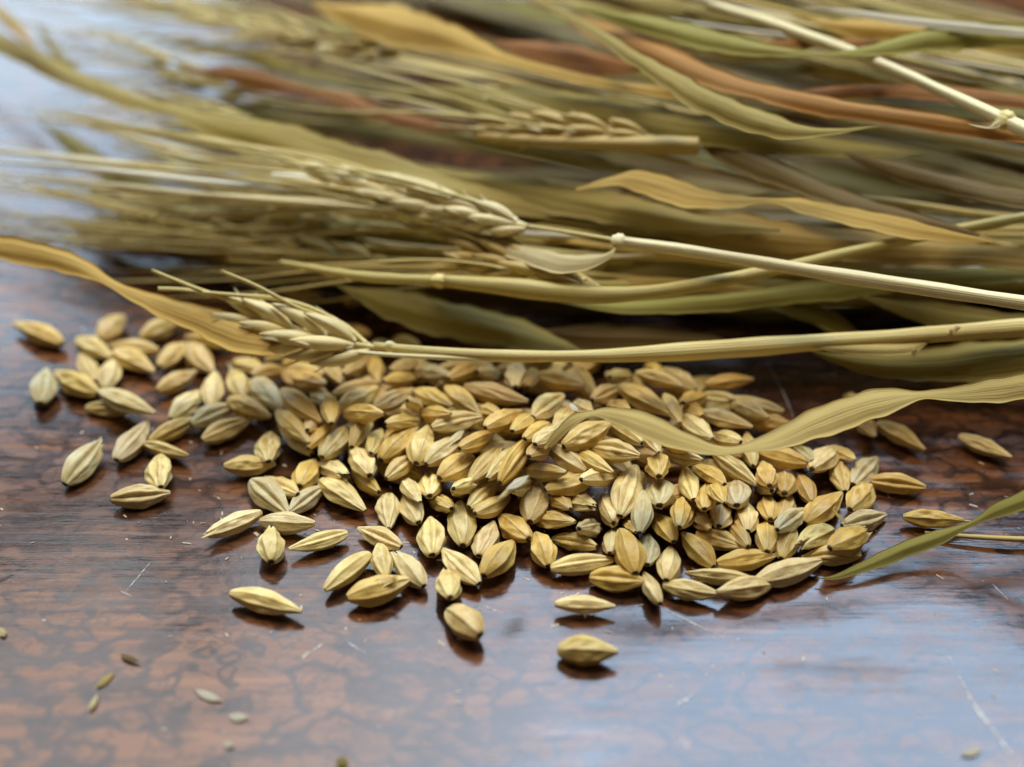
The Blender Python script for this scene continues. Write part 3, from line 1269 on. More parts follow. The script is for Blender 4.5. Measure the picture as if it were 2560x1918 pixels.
def build_ear(parent, path, color, seed, awn_len=9.0, awn_dir=None, size=.62, awns=14, spread=.12, detail=True,
              kernels=None, awn_r=.022, awn_fn=None, gape=.27):
    """a six-rowed ear along path (base first): rachis > spikelets, glumes and awns"""
    r = random.Random(seed)
    P_ = smooth_path(px3(path), 40)
    rach = part('ear', tube('ear', [tuple(P_[i, :3]) + (.035,) for i in range(0, 40, 3)], M_STEM, seed, 8), parent, color)
    L = sum(np.linalg.norm(P_[i + 1, :3] - P_[i, :3]) for i in range(39))
    nn = kernels or max(6, int(L / .30))
    cands = []
    for k in range(nn):
        s = (k + .3) / nn * 38
        i = int(s)
        p = Vector(P_[i, :3])
        t = Vector(P_[min(i + 2, 39), :3] - P_[max(i - 1, 0), :3]).normalized()
        a = t.cross(Vector((0, 0, 1))).normalized()
        b = a.cross(t)
        # rows at three angles each side, alternating
        for q in range(3):
            th = R((90 if k % 2 else 270) + (q - 1) * 62 + r.uniform(-10, 10))
            out = a * math.cos(th) + b * math.sin(th)
            taper = 1 - .30 * abs(k / nn - .35)
            d = (t + out * (gape + r.uniform(-.05, .05))).normalized()
            y_ = d.cross(out).normalized()
            z_ = y_.cross(d) * -1
            if z_.dot(out) < 0:
                z_ = -z_
            y_ = z_.cross(d)
            ln = 1.25 * size * taper * r.uniform(.92, 1.08)
            M = Matrix((d, y_, z_)).transposed().to_4x4()
            M = Matrix.Translation(p + out * .05) @ M @ Matrix.Diagonal((ln, ln, ln, 1))
            o = link('spikelet', SPIKE[r.randrange(3)], rach, tint(color, r.uniform(.85, 1.1)))
            o.matrix_parent_inverse = Matrix.Identity(4)
            o.matrix_basis = M
            if detail and q != 1:
                gm = Matrix((d, y_, z_)).transposed().to_4x4()
                gm = Matrix.Translation(p + out * .10) @ gm @ Matrix.Rotation(r.uniform(-1, 1), 4, 'X') @ Matrix.Diagonal((ln * .95, ln, ln, 1))
                go = link('glume', GLUME[r.randrange(2)], rach, COL['pale'])
                go.matrix_basis = gm
            cands.append((p + out * .05 + d * ln * .96, d, t, out))
    r.shuffle(cands)
    if awn_fn:
        awn_fn(rach, r)
    for (p, d, t, out) in cands[:awns]:
        ln = awn_len * r.uniform(.6, 1.05)
        e = (awn_dir if awn_dir is not None else t) + out * spread * r.uniform(.3, 1.3)
        e = Vector(e).normalized()
        m1 = p + (d * .35 + e * .65).normalized() * ln * .3
        m2 = m1 + e * ln * .35 + Vector((0, 0, -.05 * ln * r.random()))
        m3 = m2 + (e + Vector((0, 0, -.10 * r.random()))) * ln * .35
        for mm in (m1, m2, m3):
            mm.z = max(mm.z, .06)
        link('awn', tube('awn', [tuple(p) + (awn_r * 1.15,), tuple(m1) + (awn_r,), tuple(m2) + (awn_r * .75,),
                                 tuple(m3) + (.006,)], M_STEM, seed, 6, 12, cap=False), rach,
             tint(COL['straw'], r.uniform(.85, 1.15)))
    return rach


# ---- the upper ear with its leaf and long stem
st = thing('barley_stalk', at(1330, 566, 2.5),
           'pale barley stalk with long-awned ear lying on top of the straw, knotted stem running right', 'barley stalk')
part('stem', tube('stem', px3([(1545, 604, 2.6, .075), (1680, 622, 2.6, .085), (1850, 648, 2.6, .09), (2100, 690, 2.6, .10),
                               (2330, 724, 2.6, .10), (2640, 770, 2.7, .105)]), M_STEM, 3, 16, 50, .07), st, COL['pale'])
part('peduncle', tube('peduncle', px3([(1318, 566, 2.5, .035), (1400, 578, 2.52, .028), (1545, 602, 2.6, .035)]),
                      M_STEM, 4, 10, 20), st, COL['straw'])
p_, q_ = at(1548, 604, 2.6), at(1600, 612, 2.6)
part('stem_node', node_mesh(p_, q_ - p_, .075, 2), st, COL['pale'])
part('leaf_blade', ribbon('leaf_blade', px3([(1545, 612, 2.58, .10, 60), (1515, 640, 2.5, .26, 60), (1430, 652, 2.4, .34, 52),
                                            (1330, 630, 2.3, .34, 45), (1220, 596, 2.2, .34, 45), (1120, 575, 2.1, .30, 40),
                                            (1010, 560, 2.0, .18, 30)]), 5, cup=.22), st, COL['pale'])


def upper_awns(rach, r):
    for k, pts in enumerate([
            [(1000, 455, 2.45), (820, 415, 2.3), (560, 365, 2.1), (300, 320, 1.9), (90, 292, 1.8)],
            [(900, 440, 2.45), (760, 425, 2.3), (560, 395, 2.1), (330, 345, 1.9), (160, 300, 1.8)],
            [(1080, 480, 2.45), (940, 425, 2.4), (760, 405, 2.3), (620, 400, 2.2), (420, 370, 2.0)],
            [(860, 478, 2.4), (640, 468, 2.3), (380, 440, 2.1), (150, 415, 1.9), (-30, 405, 1.8)],
            [(940, 512, 2.4), (760, 500, 2.3), (500, 488, 2.1), (260, 462, 1.95), (60, 448, 1.8)],
            [(1010, 528, 2.4), (820, 512, 2.3), (600, 496, 2.2), (420, 480, 2.0), (220, 470, 1.9)],
            [(790, 455, 2.4), (620, 452, 2.3), (380, 418, 2.1), (150, 392, 1.9), (-30, 372, 1.8)],
            [(1100, 540, 2.4), (900, 520, 2.3), (700, 505, 2.2), (480, 500, 2.0)],
            [(1180, 512, 2.5), (1060, 460, 2.5), (880, 425, 2.45), (700, 402, 2.4)],
            [(1140, 520, 2.5), (1000, 480, 2.5), (840, 452, 2.4), (680, 440, 2.3)],
            [(1060, 500, 2.5), (900, 462, 2.45), (720, 432, 2.3), (500, 400, 2.2), (300, 345, 2.0)]]):
        rr_ = [.046, .052, .054, .048, .026]
        link('awn', tube('awn', px3([p + (rr_[i],) for i, p in enumerate(pts)]), M_STEM, k, 7, 26, cap=False),
             rach, COL['pale'] if k % 3 else COL['white'])


build_ear(st, [(1318, 565, 2.5), (1230, 548, 2.48), (1100, 522, 2.45), (960, 494, 2.4), (850, 474, 2.35), (770, 460, 2.3)],
          (.94, .79, .42), 21, awns=16, awn_len=7, spread=.09, size=.62, kernels=19, awn_fn=upper_awns, awn_r=.028,
          awn_dir=(at(200, 380, 1.9) - at(800, 460, 2.3)).normalized())

# ---- the lower ear on the grains
st = thing('barley_stalk', at(925, 862, 1.35),
           'barley stalk with short clipped awns resting across the back of the grain heap', 'barley stalk')
part('stem', tube('stem', px3([(935, 864, 1.42, .060), (1100, 880, 1.45, .070), (1300, 890, 1.5, .08), (1480, 890, 1.5, .09),
                               (1600, 885, 1.5, .125), (1750, 876, 1.5, .135), (1950, 862, 1.5, .125), (2150, 848, 1.5, .12),
                               (2350, 834, 1.6, .12), (2640, 812, 1.8, .13)]), M_STEM, 6, 16, 70, .06), st, COL['straw'])
part('peduncle', tube('peduncle', px3([(600, 842, 1.35, .022), (760, 868, 1.38, .03), (930, 884, 1.40, .034), (1100, 894, 1.42, .034),
                                       (1300, 900, 1.45, .036), (1480, 897, 1.48, .02)]), M_STEM, 7, 10, 40), st, COL['pale'])
p_, q_ = at(975, 866, 1.43), at(1020, 870, 1.43)
part('stem_node', node_mesh(p_, q_ - p_, .055, 4), st, COL['pale'])
part('leaf_blade', ribbon('leaf_blade', px3([(2010, 872, 1.35, .05, 60), (2080, 892, 1.2, .28, 60), (2200, 908, 1.1, .42, 62),
                                             (2350, 906, 1.15, .50, 66), (2480, 890, 1.3, .62, 62), (2640, 880, 1.45, .6, 60)]),
                          8, cup=.2, wob=.08), st, COL['olive'])
part('leaf_sheath', ribbon('leaf_sheath', px3([(2020, 868, 1.5, .05, 50), (2150, 872, 1.48, .16, 55), (2270, 866, 1.5, .22, 60),
                                               (2330, 850, 1.55, .10, 60)]), 9, cup=.2), st, COL['straw'])
part('bract', ribbon('bract', px3([(2380, 835, 1.66, .10, 80), (2385, 824, 1.78, .09, 80), (2402, 818, 1.84, .05, 80)]), 12,
                     n=10, m=5), st, COL['pale'])
part('bract', ribbon('bract', px3([(2290, 872, 1.55, .08, 80), (2285, 886, 1.47, .07, 80), (2278, 893, 1.44, .03, 80)]), 13,
                     n=10, m=5), st, COL['pale'])


def lower_awns(rach, r):
    for k, pts in enumerate([
            [(915, 858, 1.42), (850, 806, 1.6), (745, 770, 1.85), (640, 715, 2.2), (551, 678, 2.45)],
            [(885, 835, 1.5), (800, 780, 1.75), (700, 748, 1.85), (600, 739, 1.95), (505, 731, 2.05)],
            [(700, 795, 1.6), (600, 757, 1.85), (500, 725, 2.05), (378, 676, 2.35)],
            [(640, 770, 1.7), (560, 742, 1.85), (470, 726, 1.9), (395, 722, 1.95)]]):
        link('awn', tube('awn', px3([p + (.034 - .001 * i,) for i, p in enumerate(pts)]), M_STEM, k + 30, 8, 26),
             rach, COL['straw'])


build_ear(st, [(935, 868, 1.42), (860, 856, 1.44), (760, 838, 1.46), (680, 822, 1.48), (630, 808, 1.5)],
          (.88, .71, .33), 27, awns=0, size=.74, kernels=8, awn_fn=lower_awns, gape=.42)

st_leaf = leaf('long gold leaf twisting in from the left edge to the lower ear',
               [(-40, 612, 2.25, .34, 62), (80, 630, 2.2, .36, 60), (190, 662, 2.1, .32, 58), (270, 703, 2.0, .15, 20),
                (330, 732, 1.95, .20, 55), (420, 766, 1.85, .36, 60), (520, 803, 1.7, .48, 58), (610, 836, 1.6, .56, 56),
                (690, 850, 1.52, .42, 50)], 'gold', 31, tear=.12, cup=.12, flat=.45, taper=False)

# ---- the stem below the upper ear
st = thing('barley_stalk', at(1100, 702, 1.9),
           'olive straw stem with a knot, bowed under the upper ear and rising right', 'barley stalk')
part('stem', tube('stem', px3([(1100, 702, 1.9, .075), (1250, 716, 1.92, .12), (1400, 732, 1.95, .15), (1520, 738, 2.0, .13),
                               (1650, 728, 2.1, .10), (1800, 703, 2.2, .09), (1950, 672, 2.3, .085), (2150, 625, 2.4, .08),
                               (2350, 583, 2.5, .075), (2640, 530, 2.7, .08)]), M_STEM, 14, 14, 60, .06), st, COL['khaki'])
part('stem', tube('stem', px3([(700, 655, 1.7, .04), (900, 690, 1.8, .07), (1098, 702, 1.9, .08)]), M_STEM, 15, 12, 20), st,
     COL['khaki'])
p_, q_ = at(1098, 702, 1.9), at(1150, 706, 1.9)
part('stem_node', node_mesh(p_, q_ - p_, .075, 6), st, COL['straw'])
build_ear(st, [(1500, 722, 2.0), (1420, 698, 2.0), (1320, 672, 1.98), (1230, 652, 1.95), (1150, 640, 1.9)],
          (.52, .35, .09), 35, awns=8, awn_len=6, size=.66, kernels=9, spread=.15,
          awn_dir=(at(500, 590, 1.3) - at(1150, 640, 1.9)).normalized())

# ---- the ear at the centre of the bundle with cut stem
st = thing('barley_stalk', at(1200, 346, 2.95),
           'thick tan stem cut at both ends under a flat ear, centre top of the bundle', 'barley stalk')
part('stem', tube('stem', px3([(1190, 340, 2.95, .07), (1300, 350, 3.0, .09), (1450, 358, 3.05, .11), (1600, 362, 3.1, .13),
                               (1745, 366, 3.1, .13)]), M_STEM, 16, 14, 36, .05), st, COL['tan'])
build_ear(st, [(1660, 348, 3.15), (1550, 335, 3.15), (1430, 325, 3.12), (1330, 322, 3.08), (1230, 322, 3.0)],
          (.56, .38, .10), 37, awns=8, awn_len=7, size=.6, kernels=10, spread=.15,
          awn_dir=(at(500, 200, 1.9) - at(1230, 322, 3.0)).normalized())

# ---- the straight pale stem at the upper right
st = thing('barley_stalk', at(2500, 302, 4.1),
           'pale straight stem with a frayed joint, slanting down to the right edge', 'barley stalk')
part('stem', tube('stem', px3([(1770, 12, 4.2, .08), (1900, 50, 4.25, .09), (2020, 92, 4.25, .09), (2200, 160, 4.2, .085),
                               (2380, 240, 4.15, .09), (2640, 362, 4.1, .11)]), M_STEM, 17, 14, 40, .08), st, COL['pale'])
p_, q_ = at(2515, 302, 4.12), at(2560, 324, 4.1)
part('stem_node', node_mesh(p_, q_ - p_, .10, 9), st, COL['straw'])
part('bract', ribbon('bract', px3([(2505, 300, 4.2, .06, 70), (2492, 310, 4.2, .10, 70), (2470, 318, 4.15, .05, 40),
                                   (2420, 310, 4.1, .03, 40)]), 19, n=16, m=5), st, COL['pale'])

# ---- single leaves
leaf('curled dry leaf draped over the grain heap, tip touching the grains',
     [(1362, 1122, 1.42, .03, 70), (1392, 1086, 1.62, .13, 70), (1430, 1052, 1.85, .20, 66), (1478, 1034, 2.0, .09, 30),
      (1530, 1036, 1.98, .22, 66), (1620, 1062, 1.9, .34, 64), (1710, 1098, 1.75, .32, 58), (1790, 1122, 1.62, .20, 46),
      (1850, 1122, 1.6, .15, 40), (1940, 1100, 1.65, .28, 60), (2040, 1056, 1.75, .38, 62), (2130, 1022, 1.85, .42, 62),
      (2225, 998, 1.9, .36, 60), (2305, 988, 1.9, .13, 40), (2390, 984, 1.85, .20, 62), (2480, 974, 1.85, .32, 62),
      (2640, 952, 1.9, .38, 62)], 'straw', 41, m=9, cup=.09, flat=.35, taper=False)
lf = leaf('narrow green leaf lying on the table at the lower right',
          [(2042, 1446, .10, .06, 30), (2090, 1442, .13, .20, 36), (2170, 1412, .2, .19, 36), (2260, 1372, .28, .20, 40),
           (2350, 1340, .36, .19, 40), (2430, 1308, .5, .07, 30), (2490, 1276, .7, .17, 50), (2560, 1248, .9, .24, 56),
           (2640, 1218, 1.1, .26, 56)], 'green', 43)
o = link('straw', tube('straw', px3([(2312, 1332, .08, .022), (2400, 1340, .10, .03), (2500, 1346, .12, .04), (2640, 1350, .14, .05)]),
                       M_STEM, 44, 8, 20), None, COL['straw'])
tag(o, 'thin dry straw crossing under the green leaf at the right edge', 'straw', 'straw in the bundle')
leaf('gold leaf with an upturned curl above the dark gap, right of centre',
     [(1440, 474, 2.75, .30, 20), (1520, 452, 2.85, .36, 10), (1580, 447, 2.9, .42, 55), (1650, 462, 2.9, .42, 60),
      (1730, 486, 2.85, .38, 60), (1830, 500, 2.8, .26, 52), (1920, 500, 2.8, .12, 30), (2010, 510, 2.8, .28, 56),
      (2150, 542, 2.75, .34, 58), (2300, 575, 2.7, .32, 55), (2480, 605, 2.7, .30, 52)], 'gold', 45, cup=.10, flat=.5)
leaf('long khaki leaf with a bright rim sweeping down from the upper left corner',
     [(-40, 85, 2.4, .34, 60), (120, 165, 2.45, .34, 62), (280, 232, 2.5, .30, 65), (440, 278, 2.55, .22, 50),
      (560, 320, 2.55, .55, 62), (700, 358, 2.55, .72, 64), (880, 408, 2.5, .72, 62), (1060, 450, 2.4, .60, 58),
      (1250, 500, 2.2, .46, 54), (1450, 545, 2.0, .3, 45)], 'khaki', 47, cup=.14)
leaf('rust coloured leaf strip in the blurred left of the bundle',
     [(450, 172, 2.3, .20, 60), (560, 182, 2.35, .34, 62), (680, 205, 2.35, .30, 60), (780, 225, 2.35, .12, 30),
      (860, 240, 2.4, .28, 60), (930, 276, 2.5, .20, 60), (1050, 305, 2.6, .30, 62), (1180, 332, 2.7, .16, 50)], 'rust', 49)
leaf('dark red leaf lying behind the slanting pale leaf, top centre',
     [(1230, 100, 3.5, .25, 60), (1330, 118, 3.6, .45, 64), (1450, 138, 3.7, .5, 64), (1560, 160, 3.75, .38, 60),
      (1640, 176, 3.7, .15, 50)], 'rust', 50)
leaf('broad orange leaf sweeping to the right edge below the pale loop',
     [(1370, 22, 3.9, .2, 40), (1480, 66, 4.0, .34, 60), (1620, 122, 4.05, .42, 75), (1760, 178, 4.0, .40, 60),
      (1900, 222, 3.95, .34, 40), (2050, 256, 3.9, .32, 56), (2250, 290, 3.9, .26, 70), (2640, 345, 3.9, .26, 52)],
     'orange', 51)
leaf('thin orange leaf edge under the pale loop at the top right',
     [(1890, 104, 4.1, .10, 40), (2000, 106, 4.15, .16, 50), (2150, 104, 4.15, .14, 50), (2320, 96, 4.15, .08, 40)],
     'orange', 52)
leaf('pale crinkled leaf slanting from the top edge across the orange leaves',
     [(1270, -30, 4.3, .15, 50), (1380, 14, 4.3, .18, 50), (1500, 84, 4.25, .18, 48), (1600, 150, 4.2, .24, 50),
      (1720, 222, 4.15, .34, 54), (1840, 278, 4.05, .40, 54), (1940, 312, 4.0, .36, 50), (2050, 326, 3.95, .22, 44),
      (2200, 316, 3.9, .12, 40)], 'khaki', 53, wob=.10)
leaf('wide ochre leaf narrowing into a stem at the top, left of centre',
     [(780, 8, 3.3, .5, 40), (900, 30, 3.4, .75, 48), (1030, 62, 3.5, .7, 50), (1150, 100, 3.55, .45, 52),
      (1270, 145, 3.6, .22, 50), (1400, 180, 3.65, .2, 50), (1560, 212, 3.65, .22, 50), (1700, 232, 3.6, .22, 50),
      (1850, 242, 3.55, .2, 50)], 'gold', 54)
leaf('pale green leaf looping across the top right corner',
     [(1400, 10, 4.3, .12, 40), (1540, 38, 4.35, .25, 50), (1700, 74, 4.35, .36, 54), (1850, 108, 4.35, .34, 50),
      (1960, 126, 4.35, .22, 40), (2070, 132, 4.35, .10, 25), (2200, 118, 4.4, .26, 50), (2340, 92, 4.4, .38, 56),
      (2480, 82, 4.4, .44, 58), (2640, 90, 4.4, .44, 58)], 'green', 55)
leaf('gold flat leaf behind the loop at the top right',
     [(2010, 48, 4.2, .3, 50), (2150, 66, 4.25, .5, 52), (2300, 74, 4.2, .45, 50), (2640, 110, 4.2, .4, 50)], 'gold', 56)
leaf('white glossy leaf edge along the top right',
     [(1990, 18, 4.5, .06, 30), (2150, 32, 4.55, .14, 40), (2350, 58, 4.55, .16, 45), (2640, 84, 4.5, .16, 45)], 'white', 57)
leaf('broad speckled olive leaf lying flat in the middle of the bundle',
     [(1060, 210, 3.1, .3, 40), (1180, 228, 3.15, .7, 48), (1350, 252, 3.2, .85, 50), (1520, 276, 3.25, .75, 50),
      (1720, 312, 3.25, .55, 50), (1950, 345, 3.2, .42, 48), (2300, 385, 3.1, .4, 46)], 'olive', 58)
leaf('brown leaf crossing the dark hollow at the right, upper one',
     [(2090, 375, 3.1, .2, 50), (2200, 410, 3.0, .34, 56), (2330, 445, 2.9, .34, 56), (2480, 478, 2.85, .3, 54),
      (2640, 500, 2.8, .3, 50)], 'brown', 59)
leaf('brown leaf crossing the dark hollow at the right, lower one',
     [(1680, 322, 3.1, .25, 50), (1800, 365, 3.0, .42, 56), (1930, 420, 2.9, .42, 58), (2070, 478, 2.8, .34, 56),
      (2250, 535, 2.7, .3, 54), (2450, 588, 2.6, .3, 50)], 'brown', 60)
leaf('light khaki leaf running right from behind the upper ear',
     [(900, 405, 2.1, .3, 50), (1100, 432, 2.2, .36, 54), (1300, 466, 2.3, .5, 56), (1500, 508, 2.35, .5, 56),
      (1700, 548, 2.35, .42, 52), (1950, 575, 2.3, .36, 50)], 'khaki', 61)
leaf('gold brown broad leaf spread under the curl, right half',
     [(1550, 560, 2.1, .3, 50), (1750, 572, 2.15, .62, 55), (1950, 590, 2.15, .7, 56), (2150, 606, 2.15, .5, 54),
      (2640, 640, 2.2, .4, 50)], 'tan', 62)
leaf('pointed green leaf blade against the bright table, left',
     [(85, 298, 1.1, .04, 50), (160, 345, 1.1, .26, 56), (240, 400, 1.1, .38, 58), (330, 452, 1.1, .36, 54),
      (450, 490, 1.1, .2, 45)], 'olive', 63)
leaf('short ochre leaf tip in the upper left corner',
     [(-30, 10, 1.5, .2, 50), (10, 40, 1.5, .26, 55), (60, 90, 1.5, .2, 55), (100, 140, 1.5, .05, 50)], 'gold', 64)
leaf('small dark leaf tip between the corner leaf and the long leaf',
     [(88, 48, 1.2, .04, 50), (110, 90, 1.2, .16, 55), (150, 140, 1.2, .2, 55), (210, 190, 1.2, .1, 50)], 'olive', 65)
leaf('olive leaf hanging below the bundle onto the grains, centre',
     [(840, 712, 1.1, .2, 50), (950, 748, 1.1, .45, 54), (1100, 785, 1.0, .55, 55), (1250, 820, .9, .55, 54),
      (1400, 862, .8, .4, 50), (1500, 900, .65, .15, 46)], 'olive', 66)
leaf('reddish brown leaf in the shadow under the bundle',
     [(1330, 828, .6, .2, 50), (1460, 838, .65, .4, 55), (1620, 842, .7, .42, 55), (1780, 855, .7, .3, 52),
      (1900, 880, .6, .1, 48)], 'brown', 67)
leaf('dark green leaf along the lower rim of the bundle, right',
     [(1350, 745, 1.5, .1, 45), (1550, 765, 1.45, .22, 52), (1800, 752, 1.5, .26, 54), (2050, 722, 1.6, .34, 55),
      (2300, 690, 1.7, .34, 54), (2640, 672, 1.8, .3, 50)], 'green', 68)
leaf('dull green leaf slanting down into the shadow at the right',
     [(1850, 735, 1.4, .15, 50), (1980, 760, 1.3, .34, 55), (2080, 800, 1.1, .34, 55), (2170, 850, .8, .2, 50)],
     'olive', 69)
leaf('second dull green leaf in the shadow, nearer the right edge',
     [(2130, 735, 1.5, .2, 50), (2300, 775, 1.4, .42, 55), (2450, 800, 1.4, .42, 55), (2640, 812, 1.4, .3, 50)],
     'olive', 70)
leaf('tan leaf strip between the olive leaf and the slanting stem, top',
     [(1880, 240, 3.7, .1, 50), (2000, 235, 3.75, .22, 55), (2150, 222, 3.8, .26, 55), (2350, 225, 3.8, .3, 55),
      (2640, 260, 3.8, .25, 50)], 'rust', 71)

# ------------------------------------------------------------------ the rest of the bundle
def surf_z(px, py):
    """height of the bundle's upper surface seen at a pixel"""
    xr = [-100, 300, 700, 1100, 1500, 2600]
    z0 = np.interp(px, xr, [1.3, 1.3, 2.1, 3.1, 4.0, 4.2])     # at py 0
    z1 = np.interp(px, xr, [1.0, 1.0, 1.8, 2.3, 2.8, 2.9])     # at py 400
    z2 = np.interp(px, xr, [.25, .35, .7, 1.2, 1.5, 1.6])      # at the lower rim, py 720
    return float(np.interp(py, [0, 400, 720], [z0, z1, z2]))


def lower_rim(px):
    return float(np.interp(px, [-100, 100, 300, 600, 1000, 1500, 2100, 2600], [440, 520, 630, 668, 712, 745, 735, 705]))


def slope(px, py):
    return float(np.interp(py, [0, 250, 500, 730], [.24, .20, .12, .03]))


def left_limit(py, r):
    """how far left the straw reaches at this height of the picture"""
    return float(np.interp(py, [0, 150, 300, 450, 640], [190, 200, 200, 160, 220])) + r.uniform(-60, 240)


HOLLOWS = [(1900, 2480, 385, 475), (1680, 2200, 520, 575), (1200, 1520, 375, 440), (1600, 1950, 245, 275), (650, 950, 270, 300), (1050, 1350, 28, 52),
           (1850, 2150, 185, 215), (2350, 2560, 395, 420)]
rs = random.Random(77)
bundle_items = []
TINT = {'stem': ['straw', 'khaki', 'khaki', 'olive', 'pale', 'tan'],
        'leaf': ['khaki', 'olive', 'olive', 'khaki', 'tan', 'brown', 'green', 'gold', 'rust', 'straw']}
for layer, count in ((0.03, 110), (0.05, 50), (0.5, 46), (1.1, 36), (1.8, 30), (2.6, 26), (3.4, 26), (9.0, 30)):
    for k in range(count):
        xm = rs.uniform(500, 2500)
        q = (k + rs.random()) / count
        ym = -40 + q * (lower_rim(xm) + 20)
        if layer == 9.0:  # extra low straw and leaves, added to darken the gap under the bundle
            xm, ym = rs.uniform(1100, 2400), rs.uniform(520, 725)
        sl = slope(xm, ym) + rs.gauss(0, .05)
        half = rs.uniform(420, 1000)
        x0, x1 = xm - half, xm + half
        if rs.random() < .6:
            x1 = 2660
        x0 = max(x0, left_limit(ym - sl * half, rs))
        if x1 - x0 < 350:
            continue
        kind = 'stem' if rs.random() < (.75 if layer == .03 else .50) else 'leaf'
        pts = []
        bow = rs.gauss(0, 14)
        npt = 6
        for i in range(npt):
            s = i / (npt - 1)
            x = x0 + (x1 - x0) * s
            y = ym + sl * (x - xm) + bow * math.sin(s * math.pi) + rs.gauss(0, 4)
            # shallower slope near the lower rim
            rim = lower_rim(x)
            y = min(y, rim - 4 + rs.uniform(0, 14))
            y = max(y, -140)
            z = surf_z(x, y) - layer * min(1, surf_z(x, y) / 2.5) - rs.uniform(0, .25)
            z = max(z, .12) if layer < 9 else .15 + .03 * (k % 24)
            pts.append([x, y, z])
        if layer < 2.6 and any(hx0 < p[0] < hx1 and hy0 < p[1] < hy1 for p in smooth_path(pts, 24)
                               for hx0, hx1, hy0, hy1 in HOLLOWS):
            continue
        if kind == 'stem':
            rad = rs.uniform(.028, .06) if layer == .03 else rs.uniform(.05, .095)
            for i, p in enumerate(pts):
                p.append(rad * (.75 + .25 * i / 5))
            col = rs.choice(TINT['stem'] if layer > .04 else ['straw', 'straw', 'pale', 'pale', 'khaki', 'gold', 'white'])  # paler mix on the surface: bright highlights put into the straw colour
            me = tube('straw', px3(pts), M_STEM, rs.randrange(9999), 9, 40, .05)
            name, word, cat = 'straw', 'straw', 'straw'
        else:
            w = rs.uniform(.12, .28) if layer == .03 else rs.uniform(.2, .50) if layer < 2 else rs.uniform(.5, .8)
            r0 = rs.uniform(25, 70)
            for i, p in enumerate(pts):
                prof = [.12, .6, .95, 1, .9, .7][i]
                p += [w * prof * rs.uniform(.8, 1.1), r0 + rs.gauss(0, 16) + (rs.random() < .10) * 70]
            col = rs.choice(TINT['leaf'] if layer < 1.5 else ['brown', 'olive', 'brown'])  # deep leaves in dark tones, shade of the gaps put into colour
            me = ribbon('dry_leaf', px3(pts), rs.randrange(9999), n=48, m=7)
            name, word, cat = 'dry_leaf', 'leaf', 'leaf'
        v = rs.uniform(.8, 1.1) if layer < 1.5 else rs.uniform(.5, .8)  # deep layers dimmed further, their shade painted into the colour
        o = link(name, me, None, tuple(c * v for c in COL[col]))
        tag(o, None, cat, 'straw in the bundle' if kind == 'stem' else 'dry barley leaves')
        my = pts[3][1]
        mxp = pts[3][0]
        zn = ('top' if my < 180 else 'upper middle' if my < 360 else 'lower middle' if my < 540 else 'lower rim') + \
             (' left' if mxp < 900 else ' centre' if mxp < 1500 else ' right')
        depth = 'surface' if layer < .1 else 'buried' if layer < 1 else 'deep'
        bundle_items.append((o, mxp, {'straw': 'straw', 'khaki': 'khaki', 'olive': 'olive', 'pale': 'pale', 'tan': 'tan',
                                      'brown': 'brown', 'green': 'green', 'gold': 'gold', 'rust': 'rust red', 'white': 'whitish'}[col]
                             .replace('straw', 'yellow') + ' ' + ('straw stem' if kind == 'stem' else 'dry leaf')
                             + {'surface': ' on the surface', 'buried': ' half buried', 'deep': ' deep inside'}[depth],
                             'bundle ' + zn))
unique_labels(bundle_items)

# ---- blurred ears with awns in the left of the bundle
EARS = [(1010, 130, 2.9, 640, 60, 'tan', 'near the top'), (1000, 420, 2.1, 640, 330, 'khaki', 'beside the long khaki leaf'),
        (900, 560, 1.5, 560, 510, 'khaki', 'below the upper ear'), (980, 650, 1.2, 640, 610, 'straw', 'at the lower rim'),
        (700, 250, 2.0, 380, 160, 'olive', 'behind the rust leaf'), 
        (620, 600, .9, 330, 560, 'khaki', 'far left'), (760, 90, 2.2, 420, 20, 'straw', 'at the top left'),
        ]
for k, (x1, y1, z, x0, y0, col, where) in enumerate(EARS):
    st = thing('barley_stalk', at(x1, y1, z), 'blurred %s barley ear with long awns in the bundle, %s'
               % ('yellow' if col == 'straw' else col, where), 'barley stalk', 'ears in the blurred left of the bundle')
    xs = min(2300, x1 + 900)
    ys = min(y1 + slope(x1, y1) * (xs - x1), lower_rim(xs) - 20)
    part('stem', tube('stem', px3([(x1, y1, z, .05), ((x1 + xs) / 2, (y1 + ys) / 2, max(surf_z((x1 + xs) / 2, (y1 + ys) / 2) - .2, .2), .07),
                                   (xs, ys, surf_z(xs, ys) - .3, .08)]), M_STEM, 90 + k, 9, 24), st, COL[col])
    dv = (at(x0 - 500, y0 - 60, max(.3, z - .7)) - at(x0, y0, z - .25)).normalized()
    build_ear(st, [(x1, y1, z), ((x0 + x1) / 2, (y0 + y1) / 2 + 6, z - .08), (x0, y0, z - .25)],
              tuple(a * .9 for a in COL[col]), 100 + k, awns=12, awn_len=5.6, size=.52, detail=False, kernels=8, spread=.16,
              awn_dir=dv, awn_r=.024)

